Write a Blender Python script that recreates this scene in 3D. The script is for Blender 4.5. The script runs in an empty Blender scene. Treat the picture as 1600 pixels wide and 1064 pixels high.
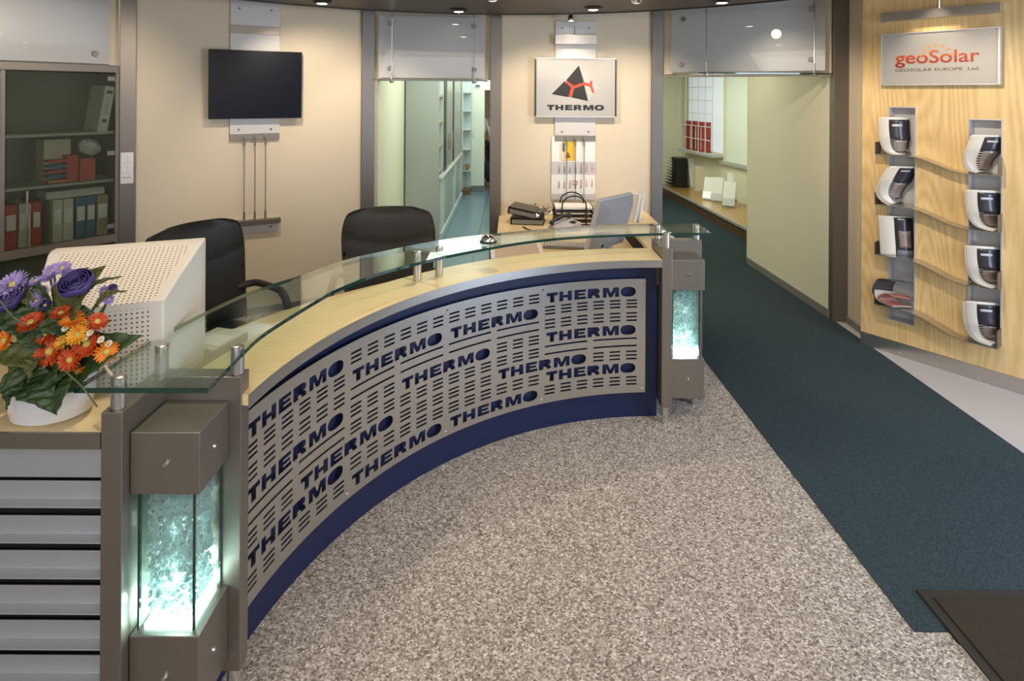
import bpy, bmesh, math, random
from mathutils import Vector, Matrix, geometry
random.seed(7)
S = bpy.context.scene
C = S.collection
PI = math.pi
R = math.radians

# ------------------------------------------------------------------ camera
FPX, HOR, ROLL, EYE = 920.0, 146.5, 0.006, 1.95
cd = bpy.data.cameras.new('camera'); cam = bpy.data.objects.new('camera', cd); C.objects.link(cam)
cam.location = (0, 0, EYE)
cam.rotation_euler = (Matrix.Rotation(PI/2, 4, 'X') @ Matrix.Rotation(ROLL, 4, 'Z')).to_euler()
cd.sensor_width = 36; cd.lens = FPX/1600*36
cd.shift_y = -(532-HOR)/1600; cd.clip_start = .05
S.camera = cam
S.view_settings.view_transform = 'Standard'; S.view_settings.look = 'None'
S.view_settings.gamma = 1; S.view_settings.use_curve_mapping = False
S.view_settings.exposure = 0.04

# ------------------------------------------------------------------ world and large lights
W = bpy.data.worlds.new('world'); S.world = W; W.use_nodes = True
bg = W.node_tree.nodes['Background']; bg.inputs[0].default_value = (1, .9, .78, 1); bg.inputs[1].default_value = .34

def light(kind, name, loc, energy, color=(1, 1, 1), target=None, size=.1, size_y=None, spot=60, blend=.5):
    l = bpy.data.lights.new(name, kind); l.energy = energy; l.color = color
    if kind == 'AREA':
        l.size = size
        if size_y: l.shape = 'RECTANGLE'; l.size_y = size_y
    else: l.shadow_soft_size = size
    if kind == 'SPOT': l.spot_size = R(spot); l.spot_blend = blend
    o = bpy.data.objects.new(name, l); C.objects.link(o); o.location = loc
    if target is not None:
        o.rotation_euler = (Vector(target)-Vector(loc)).to_track_quat('-Z', 'Y').to_euler()
    return o
WARM = (1, .83, .62); COOL = (.82, .93, 1)
light('AREA', 'rear_room_fill', (-.6, -2.6, 1.9), 75, (.88, .92, 1), (0, 4, 1.0), 4.5, 2.2)  # unseen soft fill added behind the camera, tinted like daylight
light('AREA', 'side_entrance_daylight', (3.9, 1.55, 1.3), 115, (.62, .77, 1), (0, 2.7, .7), 1.5, 2.2)
light('AREA', 'entrance_ceiling_light', (.3, .6, 2.66), 48, (1, .86, .68), (.6, 2.2, 0), 2.6, 1.6)
light('AREA', 'left_corridor_light', (-.6, 9.0, 2.55), 64, (.9, 1, .9), (-.6, 9.0, 0), 1.1, 5.6)
light('AREA', 'right_corridor_fill', (1.9, 6.5, 2.5), 9, (1, .97, .82), (2.4, 6.3, 0), .5, .9)  # added lamp without a fixture, brightens the corridor side wall
light('AREA', 'right_corridor_light', (2.3, 9.3, 2.5), 92, (.93, 1, .85), (2.6, 9.5, 0), .8, 3.6)
for nm, loc, tg, e, sp in (('wall_wash', (-1.7, 4.3, 2.6), (-1.75, 5.5, 1.35), 58, 95), ('wall_wash', (-.95, 4.7, 2.6), (-1.3, 5.6, 1.1), 32, 85),
                           ('wall_wash', (.25, 4.75, 2.6), (.35, 5.8, 1.3), 55, 90), ('wall_wash', (1.07, 4.75, 2.6), (1.15, 5.8, 1.3), 55, 90),
                           ('desk_light', (-.16, 3.9, 2.62), (-.1, 3.7, .9), 60, 100), ('desk_light', (-1.3, 2.3, 2.62), (-1.4, 2.3, .9), 46, 95),
                           ('wall_wash', (1.8, 4.4, 2.6), (2.75, 5.5, 1.2), 32, 85), ('kiosk_light', (1.95, 3.2, 2.62), (3.0, 4.1, 1.2), 92, 85),
                           ('floor_light', (.5, 2.3, 2.62), (.6, 2.5, 0), 60, 100), ('floor_light', (2.1, 1.9, 2.62), (2.2, 2.6, 0), 45, 100),
                           ('cabinet_light', (-2.2, 3.3, 2.6), (-3.5, 4.1, 1.5), 58, 95)):
    light('SPOT', nm, loc, e, WARM if nm != 'floor_light' else (1, .86, .68), tg, .05, spot=sp, blend=.7)

# ------------------------------------------------------------------ projection and frames (measured from the photograph)
def ray(x, y):
    u, v = x-800, y-HOR; c, s = math.cos(ROLL), math.sin(ROLL)
    return (c*u+s*v)/FPX, (-s*u+c*v)/FPX
def onz(x, y, z=0):
    a, b = ray(x, y); Y = (EYE-z)/b
    return Vector((a*Y, Y, z))
def ony(x, y, Y):
    a, b = ray(x, y)
    return Vector((a*Y, Y, EYE-b*Y))
def frame(A, B):           # local x along the wall, -y out of the wall, z up
    d = Vector((B[0]-A[0], B[1]-A[1], 0)).normalized(); n = Vector((-d.y, d.x, 0))
    M = Matrix.Identity(4)
    for i in range(3): M[i][0] = d[i]; M[i][1] = n[i]; M[i][2] = (0, 0, 1)[i]; M[i][3] = (A[0], A[1], 0)[i]
    return M
def in_frame(M, x, y, w=0):    # pixel on the plane w metres in front of the wall -> (u, z)
    d = Vector((M[0][0], M[1][0])); n = Vector((-M[0][1], -M[1][1])); A = Vector((M[0][3], M[1][3]))+n*w
    a, b = ray(x, y)
    det = -a*d.y+d.x
    Y = (-A.x*d.y+d.x*A.y)/det; t = (a*A.y-A.x)/det
    return t, EYE-b*Y

# ------------------------------------------------------------------ materials
MATS = {}
def new_mat(name):
    m = bpy.data.materials.new(name); m.use_nodes = True
    return m, m.node_tree, m.node_tree.nodes['Principled BSDF']
def mat(name, col, rough=.5, metal=0, bump=0, bscale=60, var=0, stretch=None, spec=None, emit=None, es=1, coat=0, trans=0):
    if name in MATS: return MATS[name]
    m, t, p = new_mat(name); N = t.nodes; L = t.links
    p.inputs['Base Color'].default_value = (*col, 1); p.inputs['Roughness'].default_value = rough; p.inputs['Metallic'].default_value = metal
    if spec is not None: p.inputs['Specular IOR Level'].default_value = spec
    if coat: p.inputs['Coat Weight'].default_value = coat
    if trans: p.inputs['Transmission Weight'].default_value = trans
    if emit: p.inputs['Emission Color'].default_value = (*emit, 1); p.inputs['Emission Strength'].default_value = es
    if bump or var:
        tc = N.new('ShaderNodeTexCoord'); mp = N.new('ShaderNodeMapping'); L.new(tc.outputs['Object'], mp.inputs[0])
        if stretch: mp.inputs['Scale'].default_value = stretch
        n = N.new('ShaderNodeTexNoise'); n.inputs['Scale'].default_value = bscale; n.inputs['Detail'].default_value = 4; L.new(mp.outputs[0], n.inputs[0])
        if bump:
            b = N.new('ShaderNodeBump'); b.inputs['Strength'].default_value = bump; b.inputs['Distance'].default_value = .01
            L.new(n.outputs[0], b.inputs['Height']); L.new(b.outputs[0], p.inputs['Normal'])
        if var:
            mx = N.new('ShaderNodeMix'); mx.data_type = 'RGBA'
            mx.inputs[6].default_value = (*[c*(1-var) for c in col], 1); mx.inputs[7].default_value = (*[min(1, c*(1+var)) for c in col], 1)
            L.new(n.outputs[0], mx.inputs[0]); L.new(mx.outputs[2], p.inputs['Base Color'])
    MATS[name] = m; return m
def glass_mat(name, tint, ior=1.45, rough=0.0, frost=0.0, refl=1.0):
    m, t, p = new_mat(name); N = t.nodes; L = t.links; N.remove(p); out = [n for n in N if n.type == 'OUTPUT_MATERIAL'][0]
    if frost:
        tr = N.new('ShaderNodeBsdfRefraction'); tr.inputs['Roughness'].default_value = frost; tr.inputs['IOR'].default_value = 1.02
    else: tr = N.new('ShaderNodeBsdfTransparent')
    tr.inputs[0].default_value = (*tint, 1)
    g = N.new('ShaderNodeBsdfGlossy'); g.inputs['Roughness'].default_value = rough; g.inputs[0].default_value = (refl, refl, refl, 1)
    f = N.new('ShaderNodeFresnel')       # thin sheet: the same reflectance on both of its faces
    ge = N.new('ShaderNodeNewGeometry'); mi = N.new('ShaderNodeMix'); mi.data_type = 'FLOAT'; mi.inputs[2].default_value = ior; mi.inputs[3].default_value = 1/ior
    L.new(ge.outputs['Backfacing'], mi.inputs[0]); L.new(mi.outputs[0], f.inputs[0])
    mx = N.new('ShaderNodeMixShader'); L.new(f.outputs[0], mx.inputs[0]); L.new(tr.outputs[0], mx.inputs[1]); L.new(g.outputs[0], mx.inputs[2])
    L.new(mx.outputs[0], out.inputs[0]); MATS[name] = m; return m
def cabinet_glass():
    # smoky satin glass: part clear, part blurring, with a little haze of its own
    m, t, p = new_mat('cabinet_glass'); N = t.nodes; L = t.links; out = [n for n in N if n.type == 'OUTPUT_MATERIAL'][0]
    p.inputs['Base Color'].default_value = (.13, .14, .11, 1); p.inputs['Roughness'].default_value = .4; p.inputs['Specular IOR Level'].default_value = .15
    tr = N.new('ShaderNodeBsdfTransparent'); tr.inputs[0].default_value = (.88, .90, .83, 1)
    rf = N.new('ShaderNodeBsdfRefraction'); rf.inputs[0].default_value = (.90, .92, .85, 1); rf.inputs['Roughness'].default_value = .12; rf.inputs['IOR'].default_value = 1.02
    a = N.new('ShaderNodeMixShader'); a.inputs[0].default_value = .6; L.new(tr.outputs[0], a.inputs[1]); L.new(rf.outputs[0], a.inputs[2])
    b = N.new('ShaderNodeMixShader'); b.inputs[0].default_value = .16; L.new(a.outputs[0], b.inputs[1]); L.new(p.outputs[0], b.inputs[2])
    L.new(b.outputs[0], out.inputs[0]); return m
def milk_glass():
    # back-painted/frosted header glass: diffuse grey body under a clear reflecting face
    m, t, p = new_mat('milk_glass'); N = t.nodes; L = t.links
    p.inputs['Base Color'].default_value = (.50, .50, .50, 1); p.inputs['Roughness'].default_value = .35
    p.inputs['Coat Weight'].default_value = 1; p.inputs['Coat Roughness'].default_value = .02
    out = [n for n in N if n.type == 'OUTPUT_MATERIAL'][0]
    tr = N.new('ShaderNodeBsdfTransparent'); tr.inputs[0].default_value = (.85, .88, .88, 1)
    mx = N.new('ShaderNodeMixShader'); mx.inputs[0].default_value = .72
    L.new(tr.outputs[0], mx.inputs[1]); L.new(p.outputs[0], mx.inputs[2]); L.new(mx.outputs[0], out.inputs[0])
    MATS['milk_glass'] = m; return m
def ice_mat():
    m, t, p = new_mat('crushed_glass'); N = t.nodes; L = t.links; out = [n for n in N if n.type == 'OUTPUT_MATERIAL'][0]
    p.inputs['Base Color'].default_value = (.72, .78, .80, 1); p.inputs['Roughness'].default_value = .12; p.inputs['Specular IOR Level'].default_value = 1.0
    tl = N.new('ShaderNodeBsdfTranslucent'); tl.inputs[0].default_value = (.86, .97, .96, 1)
    tr = N.new('ShaderNodeBsdfTransparent'); tr.inputs[0].default_value = (.92, .975, .97, 1)
    m1 = N.new('ShaderNodeMixShader'); m1.inputs[0].default_value = .5; L.new(p.outputs[0], m1.inputs[1]); L.new(tl.outputs[0], m1.inputs[2])
    m2 = N.new('ShaderNodeMixShader'); m2.inputs[0].default_value = .38; L.new(m1.outputs[0], m2.inputs[1]); L.new(tr.outputs[0], m2.inputs[2])
    L.new(m2.outputs[0], out.inputs[0]); return m
def carpet_speckle():
    m, t, p = new_mat('speckled_carpet'); N = t.nodes; L = t.links
    tc = N.new('ShaderNodeTexCoord')
    ns = N.new('ShaderNodeTexNoise'); ns.inputs['Scale'].default_value = 60
    ad = N.new('ShaderNodeMixRGB'); ad.inputs[0].default_value = .012; L.new(tc.outputs['Object'], ad.inputs[1]); L.new(ns.outputs[1], ad.inputs[2]); L.new(tc.outputs['Object'], ns.inputs[0])
    v = N.new('ShaderNodeTexVoronoi'); v.inputs['Scale'].default_value = 145; L.new(ad.outputs[0], v.inputs[0])
    sp = N.new('ShaderNodeSeparateColor'); L.new(v.outputs['Color'], sp.inputs[0])
    r = N.new('ShaderNodeValToRGB'); e = r.color_ramp.elements
    e[0].position = 0; e[0].color = (.14, .115, .095, 1); e[1].position = 1; e[1].color = (.70, .65, .59, 1)
    for pos, c in ((.25, (.26, .225, .195)), (.5, (.355, .315, .275)), (.78, (.47, .425, .38))):
        q = e.new(pos); q.color = (*c, 1)
    L.new(sp.outputs[0], r.inputs[0]); L.new(r.outputs[0], p.inputs['Base Color'])
    b = N.new('ShaderNodeBump'); b.inputs['Strength'].default_value = .6; b.inputs['Distance'].default_value = .004
    L.new(v.outputs['Distance'], b.inputs['Height']); b.invert = True; L.new(b.outputs[0], p.inputs['Normal'])
    p.inputs['Roughness'].default_value = .95; p.inputs['Specular IOR Level'].default_value = .1
    MATS['speckle'] = m; return m
def wood(name, light_c, dark_c, scale=3.0, axis=(1, 8, 8), amount=.5, rough=.35, dist=2.5, rings=2.2):
    m, t, p = new_mat(name); N = t.nodes; L = t.links
    tc = N.new('ShaderNodeTexCoord'); mp = N.new('ShaderNodeMapping'); mp.inputs['Scale'].default_value = axis; L.new(tc.outputs['Object'], mp.inputs[0])
    n = N.new('ShaderNodeTexNoise'); n.inputs['Scale'].default_value = scale*.35; n.inputs['Detail'].default_value = 2; L.new(mp.outputs[0], n.inputs[0])
    w = N.new('ShaderNodeMath'); w.operation = 'MULTIPLY'; w.inputs[1].default_value = rings*8; L.new(n.outputs[0], w.inputs[0])
    fr = N.new('ShaderNodeMath'); fr.operation = 'PINGPONG'; fr.inputs[1].default_value = .5; L.new(w.outputs[0], fr.inputs[0])
    n2 = N.new('ShaderNodeTexNoise'); n2.inputs['Scale'].default_value = scale*14; n2.inputs['Detail'].default_value = 5; L.new(mp.outputs[0], n2.inputs[0])
    ad = N.new('ShaderNodeMath'); ad.operation = 'MULTIPLY_ADD'; ad.inputs[1].default_value = .9; L.new(fr.outputs[0], ad.inputs[0]); L.new(n2.outputs[0], ad.inputs[2])
    r = N.new('ShaderNodeValToRGB'); e = r.color_ramp.elements; e[0].position = .35; e[1].position = 1.0
    e[0].color = (*dark_c, 1); e[1].color = (*light_c, 1); L.new(ad.outputs[0], r.inputs[0])
    mx = N.new('ShaderNodeMix'); mx.data_type = 'RGBA'; mx.inputs[0].default_value = amount; mx.inputs[6].default_value = (*light_c, 1)
    L.new(r.outputs[0], mx.inputs[7]); L.new(mx.outputs[2], p.inputs['Base Color']); p.inputs['Roughness'].default_value = rough
    MATS[name] = m; return m
def tiles():
    m, t, p = new_mat('blue_tiles'); N = t.nodes; L = t.links
    tc = N.new('ShaderNodeTexCoord'); b = N.new('ShaderNodeTexBrick'); b.offset = 0; b.inputs['Scale'].default_value = 1
    b.inputs['Brick Width'].default_value = .45; b.inputs['Row Height'].default_value = .6; b.inputs['Mortar Size'].default_value = .006
    b.inputs['Color1'].default_value = (.17, .25, .30, 1); b.inputs['Color2'].default_value = (.15, .23, .28, 1); b.inputs['Mortar'].default_value = (.07, .1, .12, 1)
    L.new(tc.outputs['Object'], b.inputs[0]); L.new(b.outputs[0], p.inputs['Base Color']); p.inputs['Roughness'].default_value = .3
    MATS['tiles'] = m; return m
def perforated():
    # white plastic with rows of small round vent holes, laid out in the face's UV (metres)
    m, t, p = new_mat('vented_plastic'); N = t.nodes; L = t.links
    uv = N.new('ShaderNodeUVMap'); mp = N.new('ShaderNodeVectorMath'); mp.operation = 'SCALE'; mp.inputs['Scale'].default_value = 1/.0155; L.new(uv.outputs[0], mp.inputs[0])
    fr = N.new('ShaderNodeVectorMath'); fr.operation = 'FRACTION'; L.new(mp.outputs[0], fr.inputs[0])
    sb = N.new('ShaderNodeVectorMath'); sb.operation = 'SUBTRACT'; sb.inputs[1].default_value = (.5, .5, 0); L.new(fr.outputs[0], sb.inputs[0])
    sx = N.new('ShaderNodeSeparateXYZ'); L.new(sb.outputs[0], sx.inputs[0]); cb = N.new('ShaderNodeCombineXYZ'); L.new(sx.outputs[0], cb.inputs[0]); L.new(sx.outputs[1], cb.inputs[1])
    ln = N.new('ShaderNodeVectorMath'); ln.operation = 'LENGTH'; L.new(cb.outputs[0], ln.inputs[0])
    lt = N.new('ShaderNodeMath'); lt.operation = 'LESS_THAN'; lt.inputs[1].default_value = .20; L.new(ln.outputs['Value'], lt.inputs[0])
    mx = N.new('ShaderNodeMix'); mx.data_type = 'RGBA'; mx.inputs[6].default_value = (.80, .74, .66, 1); mx.inputs[7].default_value = (.10, .08, .06, 1)
    L.new(lt.outputs[0], mx.inputs[0]); L.new(mx.outputs[2], p.inputs['Base Color']); p.inputs['Roughness'].default_value = .45
    MATS['vented'] = m; return m

plaster = mat('cream_plaster', (.70, .61, .47), .85, bump=.12, bscale=220)
corr_wall = mat('pale_plaster', (.74, .72, .55), .85, bump=.1, bscale=200)
white_wall = mat('white_plaster', (.8, .84, .74), .8)
steel = mat('brushed_steel', (.29, .258, .225), .38, .85, bump=.05, bscale=20, var=.12, stretch=(3, 3, 60))
steel_h = mat('brushed_steel_sheet', (.60, .575, .54), .30, .95, bump=.04, bscale=16, var=.06, stretch=(4, 4, 40))
steel_d = mat('dark_steel', (.20, .18, .16), .42, .75, bump=.04, bscale=30, var=.12, stretch=(2, 2, 50))
alu = mat('anodised_aluminium', (.60, .60, .62), .42, .45)
alu_matte = mat('matte_aluminium_sheet', (.62, .60, .60), .55, .25)
slat_alu = mat('slat_aluminium', (.52, .55, .58), .38, .6, bump=.03, bscale=30, var=.08, stretch=(30, 2, 2))
chrome = mat('chrome', (.8, .8, .8), .12, 1)
base_grey = mat('grey_baseboard', (.20, .20, .19), .6)
ceil_m = mat('dark_ceiling', (.085, .06, .045), .45, spec=.4)
ceil_up = mat('upper_ceiling', (.5, .45, .36), .9)
blue_lam = mat('blue_laminate', (.005, .012, .055), .42)
black_m = mat('black_plastic', (.012, .012, .012), .4)
black_gap = mat('black_gap', (.006, .006, .006), .8)
leather = mat('black_leather', (.022, .019, .014), .42, bump=.25, bscale=90)
leather_trim = mat('dark_grey_plastic', (.05, .045, .04), .5)
carpet = mat('dark_green_carpet', (.036, .054, .064), .95, bump=.6, bscale=140, var=.75, spec=.1)
lino = mat('light_grey_floor', (.42, .40, .40), .7, bump=.05, bscale=150, var=.06)
mat_m = mat('brown_mat', (.045, .036, .026), .95, bump=.5, bscale=200, var=.3, spec=.1)
mat_rim = mat('mat_rubber_rim', (.018, .014, .010), .7)
speckle = carpet_speckle()
maple = wood('maple_counter', (.80, .64, .36), (.66, .48, .24), 2.4, (1.3, 5, 5), .45, .32)
ply = wood('birch_plywood', (.78, .57, .28), (.50, .31, .11), 1.8, (1.5, 1.5, .20), .6, .42, rings=13)
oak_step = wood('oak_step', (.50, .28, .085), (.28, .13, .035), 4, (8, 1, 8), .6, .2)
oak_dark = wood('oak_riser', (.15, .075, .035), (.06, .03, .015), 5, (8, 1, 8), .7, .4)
tiles_m = tiles()
vented = perforated()
white_pl = mat('white_plastic', (.78, .73, .66), .4)
porcelain = mat('white_porcelain', (.78, .76, .78), .12, coat=.5)
paper = mat('white_paper', (.85, .83, .80), .8)
paper_c = mat('cream_paper', (.75, .68, .52), .8)
grey_pl = mat('grey_plastic', (.30, .31, .34), .45)
grey_pl_l = mat('pale_grey_plastic', (.48, .48, .50), .45)
glass = glass_mat('clear_glass', (.88, .96, .925), 1.5)
glass_edge = mat('green_glass_edge', (.003, .040, .028), .05, trans=.15, coat=1, spec=.8)
dark_edge = mat('dark_glass_edge', (.004, .035, .026), .05, coat=1)
cab_glass = cabinet_glass()
canopy_glass = glass_mat('canopy_glass', (.92, .97, .95), 1.35)
acrylic = glass_mat('clear_acrylic', (.93, .95, .95), 1.4)
milk = milk_glass()
red = mat('red_paint', (.62, .05, .02), .4)
logo_black = mat('logo_black', (.012, .010, .010), .4)
logo_grey = mat('logo_grey', (.42, .42, .42), .4)
sign_face = mat('silver_sign_face', (.40, .39, .375), .4, .2, coat=.4)
screen_m = mat('dark_screen', (.004, .006, .014), .3, spec=.2)

# ------------------------------------------------------------------ mesh building
class MB:
    def __init__(s, M=None): s.v = []; s.f = []; s.mi = []; s.M = M or Matrix.Identity(4); s.uv = {}
    def add(s, vs, fs, mi=0, M=None):
        b = len(s.v); MM = s.M @ M if M else s.M
        s.v += [MM @ Vector(q) for q in vs]
        for f in fs: s.f.append([b+i for i in f]); s.mi.append(mi)
        return s
    def box(s, x0, x1, y0, y1, z0, z1, mi=0, M=None):
        return s.add([(x0, y0, z0), (x1, y0, z0), (x1, y1, z0), (x0, y1, z0), (x0, y0, z1), (x1, y0, z1), (x1, y1, z1), (x0, y1, z1)],
                     [(0, 3, 2, 1), (4, 5, 6, 7), (0, 1, 5, 4), (1, 2, 6, 5), (2, 3, 7, 6), (3, 0, 4, 7)], mi, M)
    def tube(s, pts, r, n=10, cap=True, mi=0, M=None):
        pts = [Vector(p) for p in pts]; rs = r if isinstance(r, (list, tuple)) else [r]*len(pts); vs = []; fs = []
        prev = None
        for i, p in enumerate(pts):
            d = (pts[min(i+1, len(pts)-1)]-pts[max(i-1, 0)]).normalized()
            if prev is None:
                a = Vector((0, 0, 1)) if abs(d.z) < .9 else Vector((1, 0, 0)); u = d.cross(a).normalized()
            else: u = (prev-d*prev.dot(d)).normalized()
            prev = u; w = d.cross(u)
            vs += [p+(u*math.cos(2*PI*k/n)+w*math.sin(2*PI*k/n))*rs[i] for k in range(n)]
        for i in range(len(pts)-1):
            for k in range(n): fs.append((i*n+k, i*n+(k+1) % n, (i+1)*n+(k+1) % n, (i+1)*n+k))
        if cap: fs += [tuple(range(n))[::-1], tuple(range((len(pts)-1)*n, len(pts)*n))]
        return s.add(vs, fs, mi, M)
    def prism(s, poly, z0, z1, mi=0, M=None, side=None, axis='z'):
        n = len(poly)
        def P(x, y, z): return (x, y, z) if axis == 'z' else (z, x, y) if axis == 'x' else (x, z, y)
        vs = [P(x, y, z0) for x, y in poly]+[P(x, y, z1) for x, y in poly]
        tri = geometry.tessellate_polygon([[Vector((x, y, 0)) for x, y in poly]])
        s.add(vs, [t for t in tri]+[tuple(n+i for i in t) for t in tri], mi, M)
        return s.add(vs, [(i, (i+1) % n, n+(i+1) % n, n+i) for i in range(n)], mi if side is None else side, M)
    def lathe(s, prof, c=(0, 0, 0), n=24, mi=0, M=None, sx=1, sy=1):
        vs = []; fs = []
        for r, z in prof: vs += [(c[0]+r*sx*math.cos(2*PI*k/n), c[1]+r*sy*math.sin(2*PI*k/n), c[2]+z) for k in range(n)]
        for i in range(len(prof)-1):
            for k in range(n): fs.append((i*n+k, i*n+(k+1) % n, (i+1)*n+(k+1) % n, (i+1)*n+k))
        return s.add(vs, fs, mi, M)
    def grid(s, fn, nu, nv, mi=0, M=None):
        vs = [fn(i/nu, j/nv) for j in range(nv+1) for i in range(nu+1)]
        fs = [(j*(nu+1)+i, j*(nu+1)+i+1, (j+1)*(nu+1)+i+1, (j+1)*(nu+1)+i) for j in range(nv) for i in range(nu)]
        return s.add(vs, fs, mi, M)
    def build(s, name, m, parent=None, smooth=False, bevel=0, solid=0, sub=0, merge=True):
        me = bpy.data.meshes.new(name); me.from_pydata([tuple(q) for q in s.v], [], s.f)
        for x in (m if isinstance(m, (list, tuple)) else [m]): me.materials.append(x)
        for i, p in enumerate(me.polygons): p.material_index = s.mi[i]
        bm = bmesh.new(); bm.from_mesh(me)
        if merge: bmesh.ops.remove_doubles(bm, verts=bm.verts, dist=1e-5)
        bmesh.ops.recalc_face_normals(bm, faces=bm.faces); bm.to_mesh(me); bm.free()
        if smooth:
            me.polygons.foreach_set('use_smooth', [True]*len(me.polygons)); me.set_sharp_from_angle(angle=R(40))
        o = bpy.data.objects.new(name, me); C.objects.link(o)
        if solid: q = o.modifiers.new('s', 'SOLIDIFY'); q.thickness = solid; q.offset = 0
        if sub: q = o.modifiers.new('u', 'SUBSURF'); q.levels = sub; q.render_levels = sub
        if bevel: q = o.modifiers.new('b', 'BEVEL'); q.width = bevel; q.segments = 2; q.limit_method = 'ANGLE'; q.angle_limit = R(40)
        if parent is not None:
            o.parent = parent
            if parent.type == 'EMPTY': o.matrix_parent_inverse = (Matrix.Translation(parent.location) @ parent.rotation_euler.to_matrix().to_4x4()).inverted()
        return o
def tag(o, label=None, cat=None, group=None, kind=None):
    if label: o['label'] = label
    if cat: o['category'] = cat
    if group: o['group'] = group
    if kind: o['kind'] = kind
    return o
def struct(mb, name, m, **k): o = mb.build(name, m, **k); o['kind'] = 'structure'; return o
def thing(name, label, cat, loc=(0, 0, 0), group=None):
    o = bpy.data.objects.new(name, None); C.objects.link(o); o.empty_display_size = .05; o.location = loc
    return tag(o, label, cat, group)
def copy_tree(o, parent=None):
    c = o.copy(); C.objects.link(c)
    if parent: c.parent = parent
    for ch in list(o.children): copy_tree(ch, c)
    return c
def rbox(name, m, parent, x0, x1, y0, y1, z0, z1, bevel=.002, M=None):
    return MB(M).box(x0, x1, y0, y1, z0, z1).build(name, m, parent, bevel=bevel)
def catmull(pts, n=6):
    P = [Vector(p) for p in pts]; P = [P[0]*2-P[1]]+P+[P[-1]*2-P[-2]]; out = []
    for i in range(1, len(P)-2):
        for k in range(n):
            t = k/n; a, b, c, d = P[i-1:i+3]
            out.append(.5*((2*b)+(c-a)*t+(2*a-5*b+4*c-d)*t*t+(-a+3*b-3*c+d)*t**3))
    return out+[P[-2]]
def text_mb(txt, size, M, offset=0, extrude=.0008, align='LEFT', squeeze=1.0, spacing=1.0):
    # lettering laid in local x/z plane of M, facing -y
    cu = bpy.data.curves.new('t', 'FONT'); cu.body = txt; cu.size = size; cu.offset = offset; cu.extrude = extrude; cu.align_x = align; cu.space_character = spacing
    ob = bpy.data.objects.new('t', cu); C.objects.link(ob)
    dg = bpy.context.evaluated_depsgraph_get(); me = bpy.data.meshes.new_from_object(ob.evaluated_get(dg))
    mb = MB(M @ Matrix.Rotation(PI/2, 4, 'X') @ Matrix.Diagonal((squeeze, 1, 1, 1)))
    mb.add([v.co.copy() for v in me.vertices], [tuple(p.vertices) for p in me.polygons])
    bpy.data.objects.remove(ob); bpy.data.curves.remove(cu); bpy.data.meshes.remove(me)
    return mb
def cdt(poly_list, holes, extra_edges=()):
    # triangulate the first polygons minus holes; returns 2D verts and triangles
    V = []; Ed = []
    def loop(p):
        b = len(V); V.extend(Vector(q) for q in p); n = len(p); Ed.extend((b+i, b+(i+1) % n) for i in range(n))
    for p in poly_list: loop(p)
    for p in holes: loop(p)
    for a, b in extra_edges:
        V.append(Vector(a)); V.append(Vector(b)); Ed.append((len(V)-2, len(V)-1))
    v, e, f, *_ = geometry.delaunay_2d_cdt(V, Ed, [], 0, 1e-6)
    def inside(p, poly):
        r = False; n = len(poly)
        for i in range(n):
            x1, y1 = poly[i]; x2, y2 = poly[(i+1) % n]
            if (y1 > p[1]) != (y2 > p[1]) and p[0] < (x2-x1)*(p[1]-y1)/(y2-y1)+x1: r = not r
        return r
    bbs = [(min(q[0] for q in h), max(q[0] for q in h), min(q[1] for q in h), max(q[1] for q in h)) for h in holes]
    out = []
    for t in f:
        c = sum((v[i] for i in t), Vector((0, 0)))/len(t)
        if not any(inside(c, p) for p in poly_list): continue
        if any(b[0] <= c[0] <= b[1] and b[2] <= c[1] <= b[3] and inside(c, h) for h, b in zip(holes, bbs)): continue
        out.append(tuple(t))
    return v, out

# THERMO lettering, unit height, 10.1 wide
def ell(cx, cy, rx, ry, n=26, p=2.4):
    o = []
    for k in range(n):
        a = 2*PI*k/n; c, s = math.cos(a), math.sin(a)
        o.append((cx+rx*math.copysign(abs(c)**(2/p), c), cy+ry*math.copysign(abs(s)**(2/p), s)))
    return o
LET = [
    [(0, 1), (1.28, 1), (1.28, .68), (.88, .68), (.88, 0), (.40, 0), (.40, .68), (0, .68)],
    [(1.46, 1), (1.92, 1), (1.92, .63), (2.42, .63), (2.42, 1), (2.9, 1), (2.9, 0), (2.42, 0), (2.42, .34), (1.92, .34), (1.92, 0), (1.46, 0)],
    [(3.18, 1), (4.48, 1), (4.48, .74), (3.66, .74), (3.66, .62), (4.38, .62), (4.38, .39), (3.66, .39), (3.66, .26), (4.52, .26), (4.52, 0), (3.18, 0)],
    [(4.70, 1), (5.70, 1), (5.95, .92), (6.07, .72), (5.98, .50), (5.80, .42), (6.0, .32), (6.1, 0), (5.62, 0), (5.55, .2), (5.42, .27), (5.2, .27), (5.2, 0), (4.70, 0)],
    [(6.40, 1), (7.02, 1), (7.32, .42), (7.62, 1), (8.22, 1), (8.22, 0), (7.78, 0), (7.78, .55), (7.48, 0), (7.14, 0), (6.84, .55), (6.84, 0), (6.40, 0)],
    ell(9.24, .5, .84, .52)]

# ================================================================== THE ROOM
HC = 2.70                     # underside of the dropped ceiling disc
K0 = onz(1345, 537); K1 = onz(1600, 617); KF = frame(K0, K1)
W1 = onz(400, 490); W2 = onz(565, 464); WF = frame(W1, W2); wd = (W2-W1).normalized()
PL1 = W1-wd*1.01; PL1b = W1-wd*.90
PL2 = W1+wd*.91; PL2b = W1+wd*1.033
P5a = Vector((2.782, 5.118, 0)); P5b = Vector((2.91, 5.10, 0))
YM = 5.82; M0 = Vector((-.215, YM, 0)); M1 = Vector((1.486, YM, 0))
cdir = Vector(((1476-800)/FPX, 1, 0)).normalized(); CB = PL1-cdir*1.5; CF = frame(CB, PL1)
TOP = 3.0

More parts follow.
